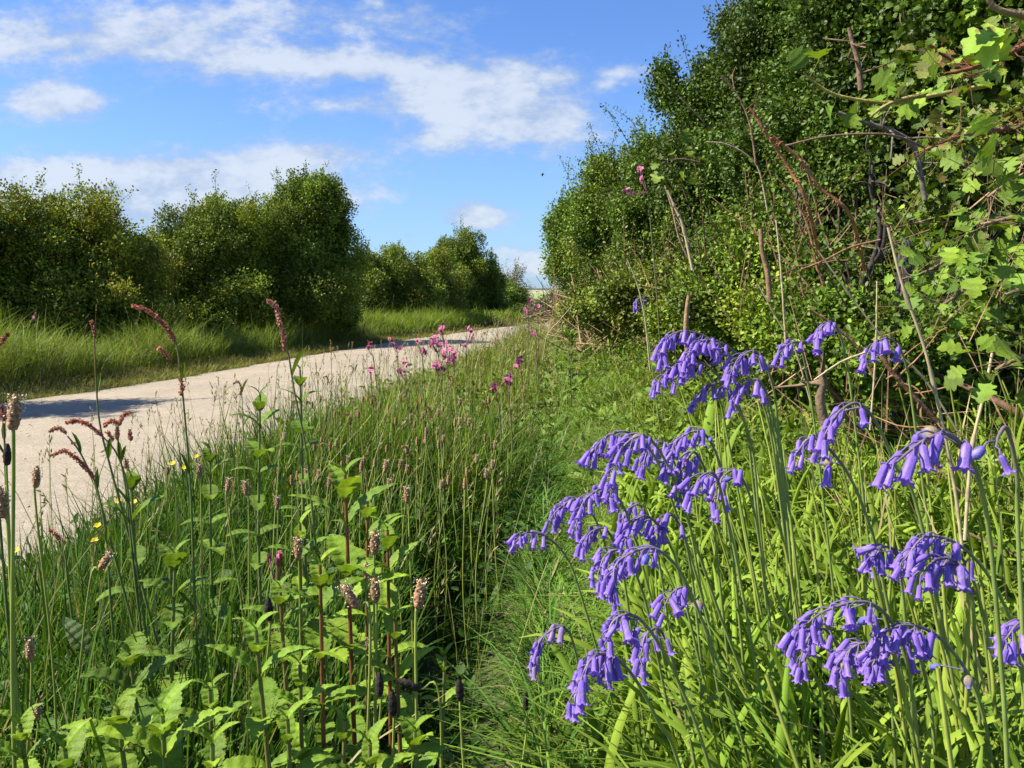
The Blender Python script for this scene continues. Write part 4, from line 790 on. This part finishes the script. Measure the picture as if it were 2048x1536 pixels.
CA = [
 ('pink campion with its head against the dark bush left of the main patch', 3.6, [(793, 690), (787, 680)], (800, 900)), ('single pink campion flower at the left of the patch over the lane', 3.4, [(737, 691)], (760, 900)),
 ('pink campion on a forked stem in front of the lane', 3.4, [(836, 684), (845, 700)], (850, 880)), ('topmost pink campion of the main patch', 3.9, [(884, 655), (880, 664), (874, 672)], (900, 850)),
 ('pink campion right of the main patch, leaning', 3.9, [(938, 657), (945, 668), (930, 690)], (925, 850)), ('dense pink campion at the left of the main patch', 3.7, [(866, 676), (870, 686), (880, 690), (862, 690)], (885, 850)),
 ('dense pink campion in the centre of the main patch', 3.6, [(886, 698), (896, 690), (905, 700), (890, 710)], (895, 860)), ('dense pink campion in the lower right of the main patch', 3.5, [(910, 705), (905, 715), (915, 715), (895, 720)], (910, 860)),
 ('faded pink campion below the main patch', 3.2, [(878, 728), (890, 735), (870, 730)], (885, 860)), ('pale pink campion alone over the lane below the patch', 3.0, [(740, 740)], (745, 900)),
 ('pink campion in the grass left under the main patch', 3.1, [(810, 730), (803, 738)], (815, 880)), ('tall pink campion at the lane end against the far scrub', 4.2, [(1060, 604), (1066, 613), (1056, 620)], (1050, 800)),
 ('pink campion on the trodden strip side, middle distance', 3.8, [(1068, 668)], (1075, 800)), ('pink campion pair right of the main patch, low', 3.0, [(1040, 718), (1034, 726)], (1050, 860)),
 ('pink campion in the grass below the low pair', 2.6, [(1014, 755), (1018, 762)], (1020, 880)), ('low pink campion flower at the middle of the verge', 2.4, [(995, 776)], (1000, 900)),
 ('pink campion growing up in front of the right hedge', 3.0, [(1279, 338), (1283, 357), (1256, 380)], (1330, 800)), ('distant pink campion before the left hedge', 7.0, [(72, 628), (66, 634)], (75, 680)),
 ('tiny magenta flower among the toothed leaves', .9, [(550, 1108)], (560, 1250))]
for lab, Y, hd, bs in CA: campion(lab, Y, hd, bs)
# buttercups
bp = []
for i in range(5):
    a = i * 2 * math.pi / 5; bp.append(leaf_at((OV[0], OV[1]), [0, 0, 0], [math.cos(a), math.sin(a), .5], [0, 0, 1], .009, (.75, .56, .02), 0, 1.5))
BC = mesh_data('buttercup_petals', bp); BC.materials.append(MPK)
for lab, px, py, Y in [('buttercup nearest the tall red sorrel', 345, 928, 1.7), ('highest buttercup at the lane edge', 392, 914, 1.8), ('buttercup between the two by the sorrel', 370, 936, 1.75), ('buttercup in the left grass near the lane', 196, 1052, 1.5), ('buttercup lower left over dark grass', 190, 1082, 1.4),
                       ('half-hidden yellow buttercup, leftmost', 32, 1102, 1.3), ('small buttercup above the left dock stems', 237, 1003, 1.6), ('small buttercup right of the left dock stems', 268, 1005, 1.6)]:
    h = at(px, py, Y); g = at(px + 6, py + 100, Y); g[2] = gz(g[0], g[1]) - .01; root = thing('buttercup', lab, 'flower', g, 'buttercups at the lane edge'); O = -Vector(g.tolist())
    obj('stem', [tube(curve([g, (g + h) / 2 + [.01, 0, 0], h], 8), .0009, (.11, .17, .04), 5)], MST, root, True, O)
    o = bpy.data.objects.new('petals', BC); COL.objects.link(o); o.parent = root; o.matrix_local = Matrix.Translation(Vector(h.tolist()) + O) @ Matrix.Rotation(.5, 4, 'X') @ Matrix.Scale(.85, 4)

# ------------------------------------------------------------------ broad toothed plants
def leafy(label, Y, top, base, L=.05, pairs=6, red=.5, cols=((.08, .145, .025), (.14, .215, .035)), tilt=0., tight=1., name='leafy_herb', wid=1.):
    t = at(*top, Y); b = at(*base, Y); b[2] = gz(b[0], b[1]) - .01; root = thing(name, label, 'plant', b, 'broad-leaved plants in the verge'); O = -Vector(b.tolist())
    cv = curve([b, (b + t) / 2 + [U(-.01, .01), U(-.01, .01), 0], t], 24); q = np.linspace(0, 1, 24)[:, None]
    c = np.array([.20, .055, .03]) * red + np.array([.13, .19, .05]) * (1 - red); obj('stem', [tube(cv, np.linspace(.0036, .0016, 24), c, 8)], MST, root, True, O)
    pairs += 3
    for i in range(pairs):
        f = 1 - (i / pairs) ** 1.5 * .8 * tight; p = cv[int(f * 23)]; a = i * 1.57 + U(-.25, .25) + 0.4; sz = L * .98 * (.5 + .5 * min(1, i / 2.0)) * U(.85, 1.15); el = 2.3 - .42 * min(i, 4) + U(-.15, .15)
        for s in (0, math.pi):
            aa = a + s + U(-.2, .2); d = norm([math.cos(aa), math.sin(aa), el]); up = norm([-math.cos(aa) * .8, -math.sin(aa) * .8, 1.0])
            obj('leaf', [leaf_at(TL, p, d, up, sz, ccol(1, *cols, .1)[0], .5 * U(.4, 1.3), U(.95, 1.2) * wid)], MLF, root, True, O)
LV = [
 ('bright toothed-leaf plant with a pale rosette top, left of centre bottom', .66, (512, 1262), (520, 1560), .058, 6, .25), ('largest bright toothed-leaf plant at the bottom left', .58, (325, 1432), (330, 1640), .062, 6, .1),
 ('tall red-stemmed leafy plant in the left middle', .82, (690, 950), (720, 1420), .065, 7, .9), ('red-stemmed leafy plant right of the tall one', .86, (775, 1060), (795, 1400), .055, 6, .9),
 ('leafy plant with two reddish shoots below the tall one', .76, (640, 1130), (655, 1430), .055, 6, .8), ('low bright leafy plant at the bottom edge, second from left', .55, (425, 1490), (430, 1640), .05, 5, .1),
 ('shaded leafy plant at the bottom between plantain stems', .62, (575, 1440), (575, 1620), .05, 5, .2), ('low leafy plant right of the bottom plantain stems', .68, (830, 1462), (820, 1640), .048, 5, .1),
 ('broad pale-leaved plant in the bottom left corner', .55, (130, 1500), (120, 1640), .055, 5, .1), ('leafy plant at the foot of the isolated plantain', .76, (790, 1240), (800, 1480), .05, 5, .6),
 ('leafy plant with upright leaves in the bottom centre left', .66, (690, 1440), (690, 1600), .045, 5, .3), ('small leafy shoot in the dark hollow', .8, (890, 1310), (885, 1500), .03, 4, .2)]
LV += [('toothed-leaf plant left of the largest one at the bottom', .6, (235, 1420), (235, 1600), .05, 6, .1), ('toothed-leaf shoot between the largest plant and the pale rosette', .62, (420, 1380), (425, 1580), .042, 6, .2),
 ('pale toothed-leaf shoot right of the rosette', .68, (600, 1330), (600, 1520), .045, 7, .3), ('toothed-leaf plant at the bottom edge below the black buds', .6, (740, 1490), (742, 1640), .045, 6, .2), ('small toothed-leaf shoot above the rosette', .8, (560, 1175), (565, 1400), .045, 6, .5),
 ('toothed-leaf plant in the far left bottom grass', .62, (40, 1450), (40, 1600), .045, 6, .1), ('toothed-leaf shoot behind the tall red-stemmed plant', .95, (735, 1000), (740, 1250), .05, 6, .7), ('toothed-leaf shoot in shade left of the tall red-stemmed plant', .9, (600, 1050), (605, 1300), .045, 6, .5)]
for a in LV: leafy(*a)
for a in [('darker nettle-like plant leaning over the lane, left', 1.35, (420, 900), (440, 1150), .05, 6, .1), ('nettle-like plant beside the upright sorrel', 1.3, (520, 790), (530, 1100), .05, 7, .1), ('nettle-like plant rising right of the upright sorrel', 1.35, (600, 740), (615, 1050), .045, 7, .1),
          ('dull green nettle-like plant at the lane edge by the red sickles', 1.1, (262, 950), (268, 1200), .05, 4, .1), ('shaded nettle-like plant in the left grass', .95, (350, 1110), (350, 1350), .055, 5, .1), ('low nettle-like plant at mid left foreground', .82, (260, 1310), (265, 1480), .06, 4, .1),
          ('dark nettle clump beyond the trodden strip', 4.2, (1140, 668), (1145, 740), .09, 8, .0)]:
    leafy(*a, cols=((.06, .11, .02), (.095, .15, .03)), name='nettle_plant', wid=1.25)
for a, b, Y in [(1210, 800, 1.9), (1260, 790, 1.9), (1180, 860, 1.5)]:
    pass
# ------------------------------------------------------------------ near hawthorn sprays, canes, straw, post, insect
def spray(label, Y, pts, n, L, cols, twc, spread=.02, name='hawthorn_branch', r=.003, ups=(-.5, -.6, .9)):
    W_ = [at(p[0], p[1], Y + (p[2] if len(p) > 2 else 0)) for p in pts]; root = thing(name, label, 'branch', W_[-1]); O = -Vector(W_[-1].tolist()); cv = curve(W_, 30)
    tw = [tube(cv, np.linspace(r * .5, r, 30), twc, 6)]; out = []
    for k in range(n):
        p = cv[rng.integers(0, 30)]; e = p + rdir(1)[0] * spread * U(.3, 1.3); tw.append(tube([p, (p + e) / 2 + rng.normal(0, .002, 3), e], .0004, np.array(twc) * .8, 4))
        dd = norm(e - p + rng.normal(0, .004, 3) + np.array([-.006, 0, 0])); out.append(leaf_at(LB, e, dd, norm(rng.normal(0, .45, 3) + np.array(ups)), L * U(.5, 1.05), ccol(1, *cols, .25)[0], .35 * U(-.5, 2), U(.85, 1.2)))
    obj('twig', tw, MBK, root, True, O); obj('foliage', out, MLF, root, False, O)
LG = ((.07, .13, .022), (.135, .20, .038)); RG = ((.12, .14, .03), (.20, .13, .04))
spray('long yellow-barked hawthorn twig with large lobed leaves before the dark hedge', 1.05, [(1610, 150), (1660, 185), (1720, 200), (1790, 205), (1870, 190), (1980, 170)], 16, .032, LG, (.30, .25, .07), .022)
spray('spray of lobed leaves hanging below the yellow twig', 1.0, [(1740, 235), (1765, 215), (1800, 200), (1850, 190)], 7, .034, LG, (.28, .22, .08), .02)
spray('big pale lobed leaves at the top right corner', .62, [(1960, -30), (1990, 15), (2040, 30), (2100, 40)], 9, .034, ((.14, .24, .04), (.19, .29, .055)), (.2, .15, .08), .022)
spray('reddish young hawthorn shoot at the upper right', .85, [(1860, 90), (1905, 120), (1950, 125), (2050, 90)], 22, .022, RG, (.16, .06, .035), .022)
spray('red-stemmed hawthorn shoot crossing the upper right', .8, [(1880, 150), (1930, 140), (1990, 120), (2070, 80)], 34, .018, ((.09, .15, .03), (.15, .20, .04)), (.18, .07, .04), .028)
spray('hawthorn branch with mixed red and green leaves under the red-stemmed shoot', .85, [(1850, 300), (1910, 275), (1980, 265), (2080, 240)], 44, .018, ((.09, .14, .03), (.18, .15, .04)), (.24, .10, .06), .045)
spray('sunlit hawthorn bough on the right edge, upper', .75, [(1975, 395), (2010, 370), (2050, 350), (2110, 340)], 40, .026, LG, (.2, .14, .08), .05)
spray('sunlit hawthorn bough on the right edge, middle', .72, [(1960, 450), (2005, 440), (2050, 430), (2110, 430)], 36, .027, LG, (.2, .14, .08), .045)
spray('hawthorn sprig with a few pale leaves at right, above the straw', .8, [(2010, 590), (2040, 580), (2090, 570)], 8, .032, LG, (.2, .14, .08), .03)
spray('shaded hawthorn bough over the hedge bottom', 1.05, [(1800, 560), (1860, 540), (1930, 500), (2030, 480)], 34, .024, ((.06, .12, .02), (.11, .18, .035)), (.15, .11, .07), .055)
spray('hawthorn sprig hanging right of the long straw stalk', 1.1, [(1870, 620), (1900, 600), (1960, 560)], 18, .024, ((.07, .13, .02), (.12, .19, .035)), (.15, .11, .07), .04)
spray('low hawthorn sprig at the right edge over the bank', .75, [(1990, 740), (2030, 720), (2090, 700)], 16, .026, LG, (.2, .14, .08), .035)
spray('pale bramble-like leaves against the middle of the right hedge', 2.6, [(1340, 320), (1365, 318), (1400, 325)], 8, .05, LG, (.15, .11, .07), .05)
def cane(label, Y, pts, r, col, thorns=0, name='bramble_cane', mat=MBK, cat='stem', twigs=0, group=None):
    W_ = [at(p[0], p[1], Y + (p[2] if len(p) > 2 else 0)) for p in pts]; root = thing(name, label, cat, W_[-1], group); O = -Vector(W_[-1].tolist()); cv = curve(W_, 30)
    out = [tube(cv, np.linspace(r * .7, r, 30), col, 6)]
    for k in range(thorns):
        p = cv[rng.integers(1, 29)]; d = rdir(1)[0]; out.append(tube([p, p + d * r * 1.6, p + d * r * 3], [r * .7, r * .35, r * .05], np.array(col) * .8, 4))
    for k in range(twigs):
        i = rng.integers(3, 27); p = cv[i]; d = norm(rdir(1)[0] + [0, -.3, .2]); l = U(.03, .1); out.append(tube(curve([p, p + d * l * .5 + rng.normal(0, .006, 3), p + d * l], 6), np.linspace(r * .45, r * .2, 6), np.array(col) * U(.8, 1.2), 4))
    if name == 'straw_stalk':
        for f in (.25, .5, .75): p = cv[int(f * 29)]; out.append(tube([cv[int(f * 29) - 1], p, cv[int(f * 29) + 1]], [r, r * 1.35, r], np.array(col) * .75, 6))
    obj('stem', out, mat, root, True, O)
BR = (.30, .14, .06)
cane('thick orange-brown thorny cane, left of a crossing pair in the hedge', 1.75, [(1500, 215), (1535, 270), (1580, 340), (1615, 410), (1640, 520, .1)], .0042, BR, 40, group='bramble canes in the hedge')
cane('second orange-brown thorny cane, right of the crossing pair', 1.7, [(1545, 272), (1600, 320), (1640, 375), (1700, 430), (1730, 540, .1)], .0042, BR, 44, group='bramble canes in the hedge')
cane('long horizontal brown cane arching over the crossing pair', 1.65, [(1570, 292), (1640, 275), (1720, 268), (1790, 272), (1860, 300, .1)], .0026, (.20, .12, .08), 14, group='bramble canes in the hedge')
cane('thin brown stem left of the crossing canes, high in the hedge', 2.0, [(1440, 150), (1475, 190), (1500, 250), (1512, 330)], .0024, (.22, .13, .08), 8, twigs=6, group='bramble canes in the hedge')
cane('rusty cane leaning left below the crossing canes', 2.0, [(1560, 360), (1590, 400), (1615, 450), (1635, 540)], .003, (.26, .12, .06), 20, group='bramble canes in the hedge')
cane('red-brown cane crossing behind the half-ring bluebell', 1.5, [(1600, 540), (1650, 520), (1700, 495), (1760, 480)], .0022, (.24, .12, .07), 8, group='bramble canes in the hedge')
cane('brown cane slanting through the far shrubs of the hedge', 4.0, [(1330, 370), (1345, 420), (1360, 480), (1390, 540)], .006, (.30, .20, .13), 8, twigs=6, group='bramble canes in the hedge')
cane('pale arched dead stem, upper middle of the hedge', 3.2, [(1412, 284), (1450, 288), (1490, 308), (1518, 340), (1535, 420)], .004, (.34, .27, .18), group='bramble canes in the hedge')
cane('straight dead cane slanting down behind the bluebells', 1.5, [(1620, 620), (1660, 645), (1715, 695), (1750, 760)], .003, (.28, .15, .08), 12, group='bramble canes in the hedge')
cane('short dark peeling cane beside the small bluebell', 1.0, [(1760, 705), (1785, 745), (1825, 790), (1880, 850), (1930, 900)], .0038, (.24, .13, .07), 30, twigs=8, group='bramble canes in the hedge')
cane('grey forked hedge branch behind the yellow twig', 1.8, [(1675, 225), (1730, 245), (1790, 265), (1830, 300), (1850, 400)], .006, (.14, .12, .09), 0, twigs=16, name='dead_branch', group='dead branches in the hedge')
cane('grey vertical branch in the hedge above the post', 2.0, [(1745, 330), (1742, 380), (1760, 460), (1735, 560), (1722, 680)], .006, (.06, .05, .04), 0, twigs=14, name='dead_branch', group='dead branches in the hedge')
cane('dark curved branch left of the weathered post', 2.0, [(1770, 445), (1762, 500), (1725, 560), (1722, 640), (1728, 700)], .009, (.07, .055, .045), 0, twigs=8, name='dead_branch', group='dead branches in the hedge')
cane('bleached stem stub standing by the far bluebells', 1.25, [(1522, 458), (1524, 500), (1535, 545), (1540, 600)], .0045, (.24, .15, .08), 0, name='dead_branch', group='dead branches in the hedge')
cane('broken brown stub in the grass behind the back cluster', 1.3, [(1378, 590), (1374, 620), (1372, 670), (1380, 740)], .0045, (.25, .16, .085), 0, name='dead_branch', group='dead branches in the hedge')
cane('cut brown stump left of the half-ring bluebell', 1.25, [(1643, 735), (1646, 765), (1640, 800), (1650, 850)], .008, (.17, .12, .075), 0, name='dead_branch', twigs=4, group='dead branches in the hedge')
cane('pale snapped stem high in the dark hedge', 2.1, [(1698, 55), (1705, 85), (1715, 120), (1722, 180)], .007, (.18, .12, .075), 0, name='dead_branch', twigs=6, group='dead branches in the hedge')
STR = (.52, .42, .24)
for lab, Y, p, r in [('longest straw stalk leaning across the dark hedge', .95, [(1776, 455), (1805, 570), (1850, 700), (1885, 850), (1910, 980), (1925, 1100)], .0021), ('straw stalk rising right, tipped orange', .8, [(1992, 668), (1970, 780), (1945, 890), (1935, 1000), (1930, 1080)], .0019),
      ('long thin straw sloping under the small bluebells', 1.1, [(1635, 500), (1700, 590), (1770, 680), (1850, 760), (1920, 870)], .0014), ('upright thin straw behind the back cluster', 1.5, [(1552, 440), (1560, 520), (1566, 600), (1572, 700)], .0018),
      ('short upright straw right of the small bluebell', 1.1, [(1754, 562), (1753, 640), (1750, 730), (1740, 860)], .0013), ('straw slanting left of the back cluster', 1.5, [(1516, 568), (1555, 640), (1590, 700), (1620, 800)], .0015),
      ('pale straw behind the flat straw at mid hedge', 1.8, [(1335, 380), (1352, 420), (1365, 450), (1385, 540)], .003), ('straw crossing low toward the sparse bluebell', .9, [(1628, 760), (1680, 725), (1730, 705)], .0014),
      ('bent straw over the far trodden strip', 2.8, [(1145, 610), (1120, 640), (1095, 670), (1085, 720)], .0014), ('thin straw at the hedge foot in the middle distance', 2.2, [(1255, 520), (1275, 570), (1290, 640), (1300, 740)], .002)]:
    cane(lab, Y, p, r, STR, 0, 'straw_stalk', MDRY, 'stalk', 0, 'straw stalks against the hedge')
# weathered post in the hedge
b = at(1800, 790, 2.05); b[2] = gz(b[0], b[1]) - .05; t = at(1812, 490, 2.05); root = thing('post', 'weathered grey split post in the dark of the hedge', 'post', b); O = -Vector(b.tolist())
n, m = 14, 26; Vp, Cp = [], []
for i in range(m):
    f_ = i / (m - 1); c = b + (t - b) * f_
    for j in range(n):
        a = 2 * math.pi * j / n; r = .017 * (1 + .10 * math.sin(3 * a + i * .3) + .08 * math.sin(7 * a)) * (1 if i < m - 1 else .7) * (1 - .25 * math.exp(-((f_ - .62) / .05) ** 2))
        Vp.append(c + [r * math.cos(a), r * math.sin(a), (.015 * math.sin(a * 2) if i == m - 1 else 0)]); Cp.append(np.array([.07, .066, .064]) * U(.7, 1.2) if abs(f_ - .6) > .06 else np.array([.34, .24, .14]) * U(.7, 1.2))
fp = [[i * n + j, i * n + (j + 1) % n, (i + 1) * n + (j + 1) % n, (i + 1) * n + j] for i in range(m - 1) for j in range(n)]
Vp.append(t); Cp.append([.2, .18, .16]); ft = [[(m - 1) * n + j, (m - 1) * n + (j + 1) % n, len(Vp) - 1] for j in range(n)]
obj('shaft', [(np.array(Vp), [np.array(fp), np.array(ft)], np.array(Cp))], MBK, root, True, O)
# flying insect
c = at(1085, 349, 2.0); root = thing('flying_insect', 'small dark insect flying against the blue sky', 'insect', c)
q = np.linspace(-1, 1, 11); rr = np.sqrt(np.clip(1 - q ** 2, 0.01, 1)) * .0022 * (1 + .25 * np.cos(q * 5))
obj('body', [tube(np.stack([q * .001, q * 0, q * .0045], 1), rr, (.01, .01, .02), 8)], MST, root, True)
for s in (-1, 1): obj('wing', [leaf_at((OV[0], OV[1]), [0, 0, .001], [s, -.6, -.3], [0, -.3, 1], .006, (.04, .04, .06))], MST, root)
